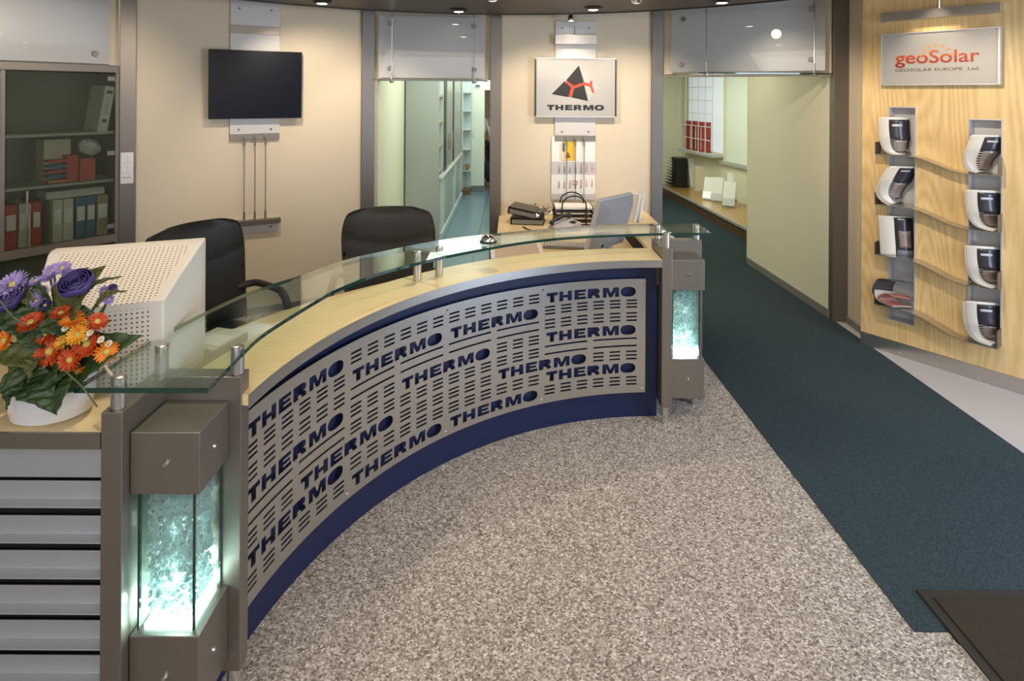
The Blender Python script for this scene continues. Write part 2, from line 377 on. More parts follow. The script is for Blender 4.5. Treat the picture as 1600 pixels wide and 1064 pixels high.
f = MB(); f.box(-6, 1.60, -3.5, 6.0, -.05, 0); struct(f, 'floor', speckle)
f = MB(); f.box(2.70, 7, -3.5, 6.0, -.05, -.0005); struct(f, 'floor', lino)
f = MB(); f.prism([(1.475, 2.142), (2.81, 2.142), (2.80, 5.12), (2.74, 6.84), (3.6, 6.9), (3.6, 12), (1.40, 12), (1.40, 5.9), (1.425, 4.4)], -.045, .004); struct(f, 'floor', carpet)
f = MB(); f.prism([(-1.6, 5.95), (1.4, 5.95), (1.4, 13.5), (-1.6, 13.5)], -.05, .001); struct(f, 'floor', tiles_m)
f = MB(); f.box(-6, 7, -3.5, -.0, -.05, -.001); struct(f, 'floor', speckle)

def wall(M, x0, x1, z0, z1, name, m=plaster, th=.12, y=0):
    return struct(MB(M).box(x0, x1, y, y+th, z0, z1), name, m)
# left wall with the dark screen
wall(WF, -1.0, 1.0, 0, TOP, 'wall_left')
struct(MB(WF).box(-.95, .93, -.012, -.0005, 0, .055), 'baseboard_left', base_grey)
# middle wall
MF = frame(M0, M1)
wall(MF, .05, 1.66, 0, TOP, 'wall_middle')
# header over left opening
LF = frame(PL2b, M0); ll = (M0-PL2b).length
wall(LF, -.1, ll+.1, 2.085, TOP, 'wall_left_header', y=.02, th=.16)
# header over right opening
RF = frame(M1, P5a); rl = (P5a-M1).length
wall(RF, 0, rl, 2.125, TOP, 'wall_right_header', y=.02, th=.16)
# pilasters clad in brushed steel
def pilaster(A, B, n, out=.035):
    F_ = frame(A, B); L_ = (Vector(B)-Vector(A)).length
    struct(MB(F_).box(0, L_, -out, .15, 0, TOP), 'trim_%d' % n, steel_d, bevel=.003)
pilaster(PL1, PL1b, 1); pilaster(PL2, PL2b, 2)
pilaster(M0, M0+Vector((.112, 0, 0)), 3); pilaster(M1-Vector((.114, 0, 0)), M1, 4); pilaster(P5a, P5b, 5)
# short wall right of the last pilaster and the wall behind the wooden panel
struct(MB().prism([(2.90, 5.2), (2.90, 5.0), (2.872, 4.66), (3.05, 4.55), (6.2, .4), (6.4, .5), (3.2, 4.75), (3.1, 5.2)], 0, TOP), 'wall_right', plaster)
struct(MB().prism([(2.898, 5.09), (2.884, 5.09), (2.855, 4.70), (2.87, 4.70)], 0, .055), 'baseboard_right', base_grey)
# ceilings
cc = (-.1, 2.44)
d = MB(); n = 96
poly = [(cc[0]+3.11*math.cos(2*PI*k/n), cc[1]+3.11*math.sin(2*PI*k/n)) for k in range(n)]
d.prism(poly, HC, HC+.07)
struct(d, 'ceiling', ceil_m, smooth=True)
d = MB(); 
for k in range(n):
    a, b = 2*PI*k/n, 2*PI*(k+1)/n
    q = [(cc[0]+r*math.cos(t), cc[1]+r*math.sin(t)) for r, t in ((3.105, a), (3.125, a), (3.125, b), (3.105, b))]
    d.prism(q, HC-.008, HC+.075)
struct(d, 'trim_6', black_m)
struct(MB().box(-6, 7, .2, 6.2, TOP, TOP+.05), 'ceiling', ceil_up)

# ---- left corridor
struct(MB().prism([(-1.30, 5.72), (-1.43, 7.84), (-1.43, 7.9), (-1.75, 7.9), (-1.75, 5.72)], 0, 2.62), 'wall_left_corridor', corr_wall)
struct(MB().box(-1.6, -.545, 11.70, 11.8, 0, 2.62), 'wall_back_corridor', white_wall)
struct(MB().box(-.545, .9, 11.70, 11.8, 2.02, 2.62), 'wall_back_corridor_lintel', white_wall)
struct(MB().box(-.90, -.545, 11.68, 11.70, 0, .12), 'baseboard_back_corridor', base_grey)
struct(MB().box(-.03, .05, 5.98, 11.8, 0, 2.62), 'wall_corridor_right', white_wall)
struct(MB().box(-1.8, .9, 13.2, 13.3, 0, 2.62), 'wall_far_office', plaster)
struct(MB().box(-2.2, 1.0, 5.98, 13.3, 2.6, 2.65), 'ceiling_left_corridor', ceil_up)
# ---- right corridor
struct(MB().prism([(2.79, 5.16), (2.737, 6.814), (2.76, 6.9), (4.6, 6.9), (4.6, 7.0), (2.95, 7.02), (2.95, 5.2)], 0, 2.6), 'wall_corridor_side', corr_wall)
struct(MB().prism([(2.783, 5.15), (2.726, 6.82), (2.737, 6.82), (2.795, 5.15)], 0.004, .075), 'baseboard_corridor', base_grey)
struct(MB().box(1.3, 3.6, 11.78, 11.9, 0, 2.6), 'wall_far', corr_wall)
RW = frame((3.40, 11.80), (4.22, 7.1))
struct(MB(RW).box(0, 4.9, 0, .1, 0, 2.6), 'wall_window', corr_wall)
struct(MB().box(1.2, 4.9, 5.98, 12, 2.58, 2.63), 'ceiling_right_corridor', ceil_up)
struct(MB().box(1.36, 1.44, 5.98, 11.9, 0, 2.6), 'wall_corridor_left', corr_wall)

# ================================================================== SUSPENDED GLASS CANOPIES AND HEADER GLASS
def pxu(M, x, y, w): return in_frame(M, x, y, w)
def header_glass(M, pts, w, studs, label, name='overhead_glass'):
    us = [pxu(M, x, y, w) for x, y in pts]
    u0 = min(u for u, z in us); u1 = max(u for u, z in us); z0 = sum(sorted(z for u, z in us)[:2])/2; z1 = max(z for u, z in us)
    t = thing(name, label, 'glass panel', M @ Vector((u0, -w, z0)))
    MB(M).box(u0, u1, -w-.004, -w+.004, z0, z1).build('panel', milk, t)
    for x, y in studs:
        u, z = pxu(M, x, y, w+.01)
        m = MB(M); m.tube([(u, 0.03, z), (u, -w-.006, z)], .009, 10); m.tube([(u, -w-.005, z), (u, -w-.02, z)], [.024, .021], 16); m.build('stud', steel_d, t, smooth=True)
header_glass(LF, [(592, 24), (757, 32), (592, 122), (757, 122)], .05, [(610, 37), (741, 41), (609, 107), (741, 109)], 'small frosted glass panel above the opening to the locker corridor')
header_glass(RF, [(1049, 12), (1290, 2), (1049, 114), (1288, 109)], .05, [(1068, 30), (1268, 14), (1065, 101), (1267, 93)], 'wide frosted glass panel above the right carpeted corridor')
header_glass(CF, [(-60, -40), (171, -40), (-60, 90), (171, 101)], .05, [(149, 84)], 'frosted glass panel above the glass cabinet at far left')
struct(MB(CF).box(-1.0, 1.5, .03, .1, 2.15, TOP), 'wall_cabinet_header', plaster)

def canopy(poly, z, cables, label):
    t = thing('glass_canopy', label, 'glass canopy', (poly[0][0], poly[0][1], z))
    MB().prism(poly, z, z+.01, side=1).build('glass_sheet', [canopy_glass, dark_edge], t)
    for x, y in cables:
        m = MB(); m.tube([(x, y, z), (x, y, 2.95)], .0035, 6); m.build('cable', chrome, t)
        m = MB(); m.lathe([(0, -.022), (.02, -.018), (.026, -.004), (.026, 0)], (x, y, z), 14); m.lathe([(.026, .01), (.026, .014), (.012, .02), (.008, .05), (.006, .10), (0, .10)], (x, y, z), 14)
        m.build('cable_clamp', steel_h, t, smooth=True)
p = [ony(591, 127, 5.55), ony(757, 126, 5.55)]
canopy([(p[0].x, 5.55), (p[1].x, 5.55), (p[1].x+.02, 5.78), (p[0].x-.0, 5.66)], 2.066, [(ony(612, 127, 5.6).x, 5.6), (ony(741, 127, 5.6).x, 5.6)], 'suspended glass sheet hung on cables across the locker corridor opening')
canopy([(1.615, 5.10), (2.77, 5.10), (2.77, 5.13), (1.50, 5.80)], 2.135, [(ony(1103, 117, 5.16).x, 5.16), (ony(1272, 117, 5.13).x, 5.13)], 'suspended glass sheet hung on cables across the carpeted corridor opening')

# ================================================================== CEILING SPOTLIGHTS
lamp_glow = mat('lamp_lens', (1, 1, 1), .3, emit=(1, .93, .80), es=45)
LAMPS = [((503, 5), 'ceiling downlight nearest the dark screen'), ((717, 18), 'ceiling downlight above the locker corridor opening'), ((927, 15), 'ceiling downlight above the pyramid sign'), ((1128, 4), 'ceiling downlight above the carpeted corridor opening'),
         (None, 'ceiling downlight over the flowers and tube monitor, added out of frame', (-1.3, 2.3)), (None, 'ceiling downlight over the middle of the curved counter, added out of frame', (-.16, 3.9)),  # six unseen downlights, added so the room has lamps to light it
         (None, 'ceiling downlight over the dark carpet strip, added out of frame', (1.95, 3.2)), (None, 'ceiling downlight over the speckled floor, added out of frame', (.5, 2.3)),
         (None, 'ceiling downlight over the entrance mat, added out of frame', (2.1, 1.9)), (None, 'ceiling downlight in front of the glass cabinet, added out of frame', (-2.2, 3.3)),
         ((995, 4), 'small round ceiling lamp with starry glare right of the pyramid sign'), ((770, 1), 'small round ceiling lamp with starry glare left of the pyramid sign')]
for i, L3_ in enumerate(LAMPS):
    lab = L3_[1]
    q = onz(*L3_[0], HC-.02) if L3_[0] else Vector((*L3_[2], HC))
    small = i >= len(LAMPS)-2
    r = .026 if small else .047
    t = thing('ceiling_downlight', lab, 'ceiling lamp', (q.x, q.y, HC), 'downlights in the dropped ceiling')
    m = MB(); m.lathe([(r*.9, 0), (r*1.7, 0), (r*1.75, -.006), (r*1.25, -.024), (r, -.026), (r*.93, -.012), (r*.9, 0)], (q.x, q.y, HC)); m.build('housing', chrome if small else black_m, t, smooth=True)
    m = MB(); m.lathe([(r*.92, -.012), (r*.8, -.016 if small else -.024), (0, -.018 if small else -.028)], (q.x, q.y, HC)); m.build('lens', lamp_glow, t, smooth=True)

# ================================================================== WALL PLAQUES, DARK SCREEN, PYRAMID SIGN
def plaque(M, uc, zt, label, group, zmid=1.735, zbot=1.535, zl=.84, lower=True):
    o = M @ Vector((uc, -.02, zbot)); t = thing('wall_plaque', label, 'wall plaque', o, group)
    MB(M).box(uc-.2, uc+.2, -.02, -.001, zbot, zt).build('back_plate', alu_matte, t, bevel=.002)
    MB(M).box(uc-.2, uc+.2, -.028, -.020, zbot, zbot+.055).build('steel_strip', steel, t, bevel=.002)
    for du, z in ((-.13, zt-.07), (.13, zt-.07), (-.13, zbot+.09), (.13, zbot+.09)):
        MB(M).tube([(uc+du, -.019, z), (uc+du, -.026, z)], .009, 12).build('screw', steel_d, t)
    for k in (-.085, 0, .085):
        m = MB(M); m.tube([(uc+k, -.027, zbot+.03), (uc+k, -.05, zbot+.03)], .016, 12); m.tube([(uc+k, -.045, zbot+.03), (uc+k, -.045, zbot-.05)], .008, 8)
        if lower: m.tube([(uc+k, -.045, zl+.07), (uc+k, -.045, zl-.0)], .008, 8)
        cb_ = m.build('cable_clamp', steel, t, smooth=True)
        MB(M).tube([(uc+k, -.045, zbot-.04), (uc+k, -.045, zl+.02 if lower else .92)], .0035, 6).build('cable', steel, t)
    if lower:
        MB(M).box(uc-.2, uc+.2, -.02, -.001, zl-.12, zl).build('lower_plate', alu_matte, t, bevel=.002)
        MB(M).box(uc-.21, uc+.21, -.075, -.018, zl-.045, zl).build('lower_ledge', steel, t, bevel=.003)
        for du in (-.13, .13): MB(M).tube([(uc+du, -.019, zl-.08), (uc+du, -.026, zl-.08)], .009, 12).build('screw', steel_d, t)
    return t
t = plaque(WF, -.018, 2.745, 'tall aluminium wall plaque with three cables behind the dark screen', 'plaques')
MB(WF).box(-.218, .182, -.026, -.020, 2.46, 2.53).build('steel_strip', steel, t, bevel=.002)
t = thing('wall_screen', 'black flat screen mounted on the cable plaque of the left wall', 'screen', WF @ Vector((-.01, -.06, 1.72)))
MB(WF).box(-.385, .36, -.085, -.055, 1.722, 2.31).build('screen_panel', screen_m, t, bevel=.004)
MB(WF).box(-.12, .1, -.055, -.021, 1.85, 2.15).build('bracket', black_m, t)
ucm = ony(899, 100, YM).x-M0.x
t = plaque(MF, ucm, 2.67, 'aluminium wall plaque with cables behind the pyramid sign', 'plaques', zbot=1.49, lower=False)
def zY(y, Y=YM, x=900): return ony(x, y, Y).z
MB(MF).box(ucm-.205, ucm+.205, -.07, -.018, zY(70), zY(55)).build('upper_ledge', steel_h, t, bevel=.003)
# sign
SW = YM-.075
sa = ony(838, 92, SW); sb = ony(961, 182, SW)
t = thing('pyramid_sign', 'silver wall sign with black pyramid emblem and the word THERMO', 'sign', (sa.x, SW, sb.z))
u0, u1, z0, z1 = sa.x, sb.x, sb.z, sa.z
MB().box(u0, u1, SW, SW+.05, z0, z1).build('sign_box', sign_face, t, bevel=.003)
m = MB(); m.box(u0-.006, u1+.006, SW-.006, SW+.055, z1, z1+.01); m.box(u0-.006, u1+.006, SW-.006, SW+.055, z0-.01, z0); m.build('sign_trim', alu, t)
for a_ in (u0-.0125, u1+.0005): MB().box(a_, a_+.012, SW-.004, SW+.055, z0, z1).build('side_trim', black_m, t)
def SC(cx, cy): return (u0+(cx-70)/(553-70)*(u1-u0), z1-(cy-200)/(558-200)*(z1-z0))
def flat(polys, m, name, parent, y=SW-.0025, th=.002, holes=()):
    mb = MB()
    v, tr = cdt(polys, holes)
    mb.add([(a[0], y, a[1]) for a in v], tr)
    return mb.build(name, m, parent)
flat([[SC(*p) for p in q] for q in ([(330, 240), (362, 345), (300, 366), (253, 333)], [(242, 340), (285, 378), (267, 438), (165, 420)], [(302, 384), (363, 363), (387, 462), (287, 440)])], logo_black, 'emblem_black', t)
flat([[SC(*p) for p in q] for q in ([(330, 240), (398, 328), (398, 350), (366, 345)], [(368, 367), (396, 378), (417, 420), (390, 460)], [(415, 345), (457, 382), (428, 410), (413, 372)])], logo_grey, 'emblem_grey', t)
flat([[SC(*p) for p in q] for q in ([(245, 340), (268, 340), (298, 364), (362, 344), (398, 356), (400, 336), (412, 336), (412, 366), (426, 410), (414, 412), (399, 372), (364, 362), (302, 382), (285, 438), (268, 438), (284, 376)],)], red, 'emblem_red', t)
def thermo_flat(x0, x1, z0, z1, m, name, parent):
    sx = (x1-x0)/10.08; sz = z1-z0
    polys = [[(x0+a*sx, z0+b*sz) for a, b in L_] for L_ in LET]
    holes = [[(x0+a*sx, z0+b*sz) for a, b in h] for h in (ell(9.24, .5, .36, .24), [(5.2, .76), (5.5, .76), (5.5, .54), (5.2, .54)])]
    return flat(polys, m, name, parent, holes=holes)
(a, b), (c_, d_) = SC(138, 520), SC(485, 487)
thermo_flat(a, c_, b, d_, logo_black, 'lettering', t)
# sign lamp
q = ony(892, 28, 5.62)
t = thing('sign_lamp', 'small chrome lamp on an arm above the pyramid sign', 'lamp', (q.x, YM-.07, zY(56)))
m = MB(); m.tube([(q.x+.05, YM-.05, zY(57)), (q.x+.05, YM-.07, zY(45)), (q.x+.02, 5.64, q.z)], .005, 8); m.build('arm', chrome, t, smooth=True)
m = MB(); m.lathe([(0, .03), (.025, .028), (.032, 0), (.03, -.03), (.024, -.028)], (q.x, 5.62, q.z)); m.build('lamp_shade', chrome, t, smooth=True)
m = MB(); m.lathe([(.024, -.02), (0, -.022)], (q.x, 5.62, q.z)); m.build('bulb', lamp_glow, t)
light('SPOT', 'sign_lamp_light', (q.x, 5.52, q.z-.03), 14, WARM, (q.x+.10, 5.76, 2.02), .02, spot=85, blend=1)

# ---- wall calendar
ca = ony(862, 213, YM-.015); cb2 = ony(930, 312, YM-.015)
t = thing('wall_calendar', 'three month wall calendar with yellow house picture under the pyramid sign', 'calendar', (ca.x, YM-.015, cb2.z))
x0, x1, z0, z1 = ca.x, cb2.x, cb2.z, ca.z; w_ = x1-x0; h_ = z1-z0
MB().box(x0, x1, YM-.016, YM-.014, z0, z1).build('sheet', paper, t)
grey_paper = mat('grey_paper', (.56, .54, .56), .8)
m = MB(); m.box(x0, x1, YM-.018, YM-.0165, z1-h_*.60, z1-h_*.40); m.box(x0, x1, YM-.018, YM-.0165, z0, z0+h_*.09); m.build('month_band', grey_paper, t)
m = MB(); m.box(x0+w_*.25, x0+w_*.53, YM-.018, YM-.0165, z1-h_*.385, z1-h_*.02); m.build('picture', mat('yellow_print', (.80, .50, .04), .6), t)
m = MB(); m.prism([(x0+w_*.19, z1-h_*.38), (x0+w_*.32, z1-h_*.38), (x0+w_*.32, z1-h_*.06), (x0+w_*.19, z1-h_*.13)], YM-.0195, YM-.0182, axis='y'); m.build('picture_window', mat('pale_print', (.72, .64, .5), .7), t)
m = MB(); m.box(x0+w_*.245, x0+w_*.30, YM-.021, YM-.0197, z1-h_*.24, z1-h_*.10); m.build('picture_pane', mat('slate_print', (.12, .14, .18), .7), t)
m = MB(); m.lathe([(0, .0), (.04, .01), (.045, .03), (.025, .05), (.02, .07), (0, .075)], (0, 0, 0), 12, M=Matrix.Translation((x0+w_*.37, YM-.0185, z1-h_*.345)) @ Matrix.Diagonal((.6, .03, .75, 1))); m.build('picture_figure', mat('brown_print', (.25, .10, .04), .7), t)
dk, rd = MB(), MB()
for mo, (ztop) in enumerate((z1-h_*.42, z1-h_*.665)):
    for c in range(7):
        day = c-2
        for r_ in range(5):
            n_ = day+r_*7+mo
            if not 1 <= n_ <= 31: continue
            M_ = Matrix.Translation((x0+w_*(.17+c*.125), YM-.0195, ztop-h_*.03*(r_+1)-.004))
            s_ = text_mb(str(n_), h_*.034, M_, extrude=.0002, align='CENTER', offset=.0004)
            tgt = rd if c > 4 else dk; b = len(tgt.v); tgt.v += s_.v; tgt.f += [[b+i for i in ff] for ff in s_.f]; tgt.mi += [0]*len(s_.f)
dk.build('dates', mat('date_ink', (.10, .09, .09), .7), t); rd.build('red_dates', mat('red_ink', (.7, .15, .1), .7), t)
m = MB()
xa, za, ww, hh = x0+w_*.47, z1-h_*.76, w_*.13, h_*.05
for (aa, bb, c1, c2) in ((xa, xa+ww, za, za+.004), (xa, xa+ww, za+hh, za+hh+.004), (xa, xa+.004, za, za+hh), (xa+ww-.004, xa+ww, za, za+hh+.004)): m.box(aa, bb, YM-.023, YM-.020, c1, c2)
m.build('date_marker', red, t)

# light switches on the first pilaster
q = WF @ Vector((-.952, -.036, 0))
t = thing('light_switch', 'white four gang light switch plate with socket on the left steel pilaster', 'switch', WF @ Vector((-.955, -.036, 1.18)))
zt, zb_ = in_frame(WF, 198, 238, .036)[1], in_frame(WF, 198, 287, .036)[1]
MB(WF).box(-1.003, -.913, -.048, -.0352, zb_, zt).build('plate', white_pl, t, bevel=.006)
hz = (zt-zb_)/3
for i in range(2):
    for j in range(2): MB(WF).box(-.995+j*.038, -.960+j*.038, -.054, -.047, zt-.01-(i+1)*hz+.012, zt-.008-i*hz).build('rocker', porcelain, t, bevel=.003)
MB(WF).box(-.995, -.922, -.052, -.047, zb_+.012, zb_+hz-.008).build('socket', porcelain, t, bevel=.003)
m = MB(WF)
for k in range(6): m.box(-.985+k*.010, -.979+k*.010, -.0535, -.0518, zb_+.05-(k % 2)*.006, zb_+.056-(k % 2)*.006)
m.build('socket_marks', logo_black, t)

# ================================================================== RECEPTION DESK
CX, CY = .887, 1.717
RW_, RP_, RB_ = 1.731, 1.824, 1.855
ZW = .981
def arc(r, a0, a1, n): return [(CX+r*math.cos(R(a0+(a1-a0)*k/n)), CY+r*math.sin(R(a0+(a1-a0)*k/n))) for k in range(n+1)]
desk = thing('reception_desk', 'curved reception desk with perforated steel front, maple counter and glass top', 'reception desk', (CX-RB_*.7, CY+RB_*.7, 0))
def ring(r0, r1, a0, a1, z0, z1, n=90):
    m = MB()
    def fn(k):
        a = R(a0+(a1-a0)*k/n); c, s = math.cos(a), math.sin(a)
        return [(CX+r*c, CY+r*s, z) for r, z in ((r0, z0), (r1, z0), (r1, z1), (r0, z1))]
    vs = [q for k in range(n+1) for q in fn(k)]
    fs = [(4*k+j, 4*k+(j+1) % 4, 4*k+4+(j+1) % 4, 4*k+4+j) for k in range(n) for j in range(4)]+[(0, 1, 2, 3), (4*n, 4*n+1, 4*n+2, 4*n+3)]
    return m.add(vs, fs)
ring(RW_+.003, 2.0, 90, 174.4, ZW-.035, ZW).build('countertop', maple, desk, smooth=True)
ring(RW_, RW_+.003, 90, 174.4, ZW-.044, ZW-.0005).build('counter_edge', steel_h, desk, smooth=True)
ring(RB_, RB_+.03, 90, 174.5, 0.0, ZW-.045).build('blue_panel', blue_lam, desk, smooth=True)
ring(RP_+.012, RB_-.001, 92.6, 93.2, .2, .8, 2).build('spacer', blue_lam, desk)

# perforated sheet: cut-outs drawn flat (s along the arc from the right end, v down from the top)
PT, PB = .843, .161; PH = PT-PB; MW = .615; DW = .0655; CP = MW/6
s_m = .052
holes = []
def dash(s0, s1, v, h=.0095): holes.append([(-s1, -v-h/2), (-s0, -v-h/2), (-s0, -v+h/2), (-s1, -v+h/2)])
def col(mod, c): return s_m+mod*MW+(5-c)*CP       # near (right) edge of column c (0..5 from the left)
def triple(mod, cs, vs):
    for c in cs:
        for v in vs: dash(col(mod, c), col(mod, c)+DW, v)
def word(s_right, v):
    for L_ in LET: holes.append([(-(s_right+.008)-(10.08-a)*.0555, -(v+.0565)+b*.0565) for a, b in L_])
def line(mod, half, v):
    c = 2 if half == 0 else 5
    dash(col(mod, c), col(mod, c)+2*CP+DW, v)
L3, R3, A6 = (0, 1, 2), (3, 4, 5), (0, 1, 2, 3, 4, 5)
for mod in range(4):
    if mod in (0, 3):
        word(col(mod, 5), .048)
        triple(mod, A6, (.128, .148, .168)); triple(mod, A6, (.204, .226, .248))
        word(col(mod, 5), .277)
        for hf in (0, 1): line(mod, hf, .356); line(mod, hf, .400)
        if mod == 0: triple(mod, R3, (.434, .456, .478))
        else: triple(mod, L3, (.434, .456, .478))
        word(col(mod, 5), .505)
        triple(mod, A6, (.588, .609, .630))
    else:
        triple(mod, A6, (.050, .071, .092))
        word(col(mod, 5), .128)
        for hf in (0, 1): line(mod, hf, .208); line(mod, hf, .251)
        if mod == 1: Ls, Rs = L3, R3
        else: Ls, Rs = R3, L3
        triple(mod, Ls, (.372, .393, .414)); triple(mod, Ls, (.448, .469, .490)); triple(mod, Ls, (.522, .543, .564))
        triple(mod, Rs, (.286, .307, .328)); triple(mod, Rs, (.362, .383, .404)); triple(mod, Rs, (.515, .538, .561))
        word(col(mod, 5), .595)
word(col(0, 2), .430); word(col(2, 2), .430); word(col(1, 2), .290)
SL = s_m+4*MW+.02
A0 = 92.4
nline = 150
extra = [((-SL*k/nline, .0), (-SL*k/nline, -PH)) for k in range(1, nline)]
v, tr = cdt([[(-SL, -PH), (0, -PH), (0, 0), (-SL, 0)]], holes, extra)
m = MB()
def bend(p, r):
    a = R(A0)+(-p[0])/RP_
    return (CX+r*math.cos(a), CY+r*math.sin(a), PT+p[1])
vf = [bend(p, RP_) for p in v]; vb = [bend(p, RP_+.003) for p in v]; nv = len(v)
m.add(vf+vb, [tuple(t_) for t_ in tr]+[tuple(nv+i for i in t_) for t_ in tr])
cnt = {}
for t_ in tr:
    for i in range(len(t_)):
        e_ = (t_[i], t_[(i+1) % len(t_)]); k_ = tuple(sorted(e_)); cnt[k_] = cnt.get(k_, 0)+1
m.add(vf+vb, [(a, b, nv+b, nv+a) for (a, b), c in cnt.items() if c == 1])
panel = m.build('perforated_panel', steel_h, desk, smooth=True)
for k in range(5):
    for zz in (PT-.022, PB+.022):
        s_ = .018 if k == 0 else s_m+k*MW-.022
        p0 = bend((-s_, zz-PT), RP_+.03); p1 = bend((-s_, zz-PT), RP_-.004)
        MB().tube([p0, p1], .006, 10).build('screw', chrome, panel, smooth=True)

# glass top, two sheets meeting at the middle posts
ZG0, ZG1 = 1.105, 1.120
inner = [(115, 606), (169, 573), (217, 543), (291, 502), (325, 485), (392, 455), (470, 430), (541, 405.5), (633, 385), (700, 373), (780, 364), (880, 355), (983, 350), (1091, 349)]
outer = [(325, 606), (359, 571), (382, 547), (420, 515), (503, 464), (537, 447), (602, 423), (698, 399), (751, 389), (823, 377), (908, 369), (1037, 364), (1112, 364)]
I = [onz(x, y, ZG1) for x, y in inner]; O = [onz(x, y, ZG1) for x, y in outer]
Ic = catmull(I[:9], 5); Oc = catmull(O[:8], 5); Ic2 = catmull(I[8:], 5); Oc2 = catmull(O[7:], 5)
def sheet(ic, oc):
    poly = [(q.x, q.y) for q in ic]+[(q.x, q.y) for q in reversed(oc)]
    MB().prism(poly, ZG0, ZG1, side=1).build('glass_top', [glass, glass_edge], desk)
sheet(Ic, Oc)
Ic2[0] = Ic2[0].copy()
Ic2g = [q+Vector((.004, .001, 0)) if i == 0 else q for i, q in enumerate(Ic2)]; Oc2g = [q+Vector((.004, .001, 0)) if i == 0 else q for i, q in enumerate(Oc2)]
sheet(Ic2g, Oc2g)
def post(x, y, z0, z1=ZG1+.012, r=.021, cap=True):
    m = MB(); m.lathe([(0, z0), (r, z0), (r, ZG0-.001), (r*.97, ZG0-.001), (r*.97, ZG1+.001), (r, ZG1+.001), (r, z1-.002), (r-.003, z1), (0, z1)], (x, y, 0), 24)
    m.build('glass_support', chrome if False else steel_h, desk, smooth=True)
for x, y in ((652, 443), (686, 434)):
    q = onz(x, y-5, ZW); post(q.x, q.y, ZW+.001)

# lit pillars
ice = ice_mat()
glow = mat('pillar_lamp', (1, 1, 1), .5, emit=(.72, 1, .96), es=8)
col_glass = glass_mat('column_glass', (.92, .975, .96), 1.5)
def pillar(ox, oy, label, energy):
    root = bpy.data.objects.new('pillar', None); C.objects.link(root); root.parent = desk; root['label'] = label
    root.matrix_parent_inverse = Matrix.Translation(desk.location).inverted()
    PTOP = 1.04
    def b(name, m_, x0, x1, y0, y1, z0, z1, bev=.002): return MB().box(ox+x0, ox+x1, oy+y0, oy+y1, z0, z1).build(name, m_, root, bevel=bev)
    b('side_plate', steel, 0, .06, 0, .212, .10, PTOP); b('back_plate', steel, 0, .30, .212, .27, .10, PTOP)
    b('upper_box', steel, .062, .262, .034, .211, .785, .965); b('lower_box', steel, .062, .262, .034, .211, .14, .375)
    for z0, z1 in ((.785, .965), (.14, .375)):
        zm = (z0+z1)/2
        for (p0, p1) in (((.165, .036, zm), (.165, .026, zm)), ((.258, .12, zm), (.268, .12, zm))):
            MB().tube([(ox+p0[0], oy+p0[1], p0[2]), (ox+p1[0], oy+p1[1], p1[2])], [.009, .006], 12).build('screw', chrome, root, smooth=True)
    for x, y in ((.03, .03), (.27, .24), (.03, .24)): MB().tube([(ox+x, oy+y, 0), (ox+x, oy+y, .10)], .021, 20).build('foot', chrome, root, smooth=True)
    gx0, gx1, gy0, gy1, gz0, gz1 = .075, .240, .052, .209, .377, .784
    for x0, x1, y0, y1 in ((gx0, gx1, gy0, gy0+.006), (gx1-.006, gx1, gy0+.0061, gy1), (gx0, gx0+.006, gy0+.0061, gy1)):
        m = MB(); m.box(ox+x0, ox+x1, oy+y0, oy+y1, gz0, gz1)
        # narrow edges are green
        for i in range(len(m.f)):
            c = [m.v[j] for j in m.f[i]]; dx = max(q.x for q in c)-min(q.x for q in c); dy = max(q.y for q in c)-min(q.y for q in c)
            m.mi[i] = 1 if (dx < .01 and dy < .01) else 0
        m.build('glass_pane', [col_glass, glass_edge], root)
    m = MB()
    for (x, y) in ((gx0, gy0), (gx1-.004, gy0), (gx1-.004, gy1-.004), (gx0, gy1-.004)):
        m.box(ox+x-.001, ox+x+.005, oy+y-.001, oy+y+.005, gz0, gz1)
    m.build('glass_corner', glass_edge, root)
    m = MB(); rnd = random.Random(3)
    for k in range(3600):
        s_ = rnd.uniform(.004, .0095); c = Vector((ox+rnd.uniform(gx0+.018, gx1-.018), oy+rnd.uniform(gy0+.018, gy1-.012), rnd.uniform(gz0+.03, gz1-.008)))
        if rnd.random() < .55:
            if rnd.random() < .5: c.y = oy+gy0+.018+rnd.random()*.012
            else: c.x = ox+gx1-.018-rnd.random()*.012
        vs = [c+Vector((rnd.uniform(-1, 1), rnd.uniform(-1, 1), rnd.uniform(-1, 1))).normalized()*s_ for _ in range(6)]
        a, bb, c2, d2, e2, f2 = range(6)
        m.add(vs, [(0, 1, 2), (0, 2, 3), (0, 3, 4), (0, 4, 1), (5, 2, 1), (5, 3, 2), (5, 4, 3), (5, 1, 4)])
    o = m.build('crushed_glass', ice, root, merge=False); o['kind'] = 'stuff'
    m = MB(); m.box(ox+gx0+.012, ox+gx1-.012, oy+gy0+.012, oy+gy1-.004, gz0-.001, gz0+.008); m.build('lamp', glow, root)
    for q, e in (((gx0+.08, gy0+.08, gz0+.03), energy), ((gx0+.08, gy0+.05, gz0+.12), energy*.25), ((gx0+.09, gy0+.09, gz0+.25), energy*.12)):
        l = light('POINT', 'pillar_light', (ox+q[0], oy+q[1], q[2]), e, (.80, 1, .98), size=.02)
    for x, y in ((.03, .03), (.03, .24), (.275, .24)): post(ox+x, oy+y, PTOP+.001)
pillar(-1.159, 1.668, 'near pillar with upright front plate and glowing crushed glass', 2.2)
pillar(.893, 3.475, 'far pillar at the right end of the desk', 2.2)

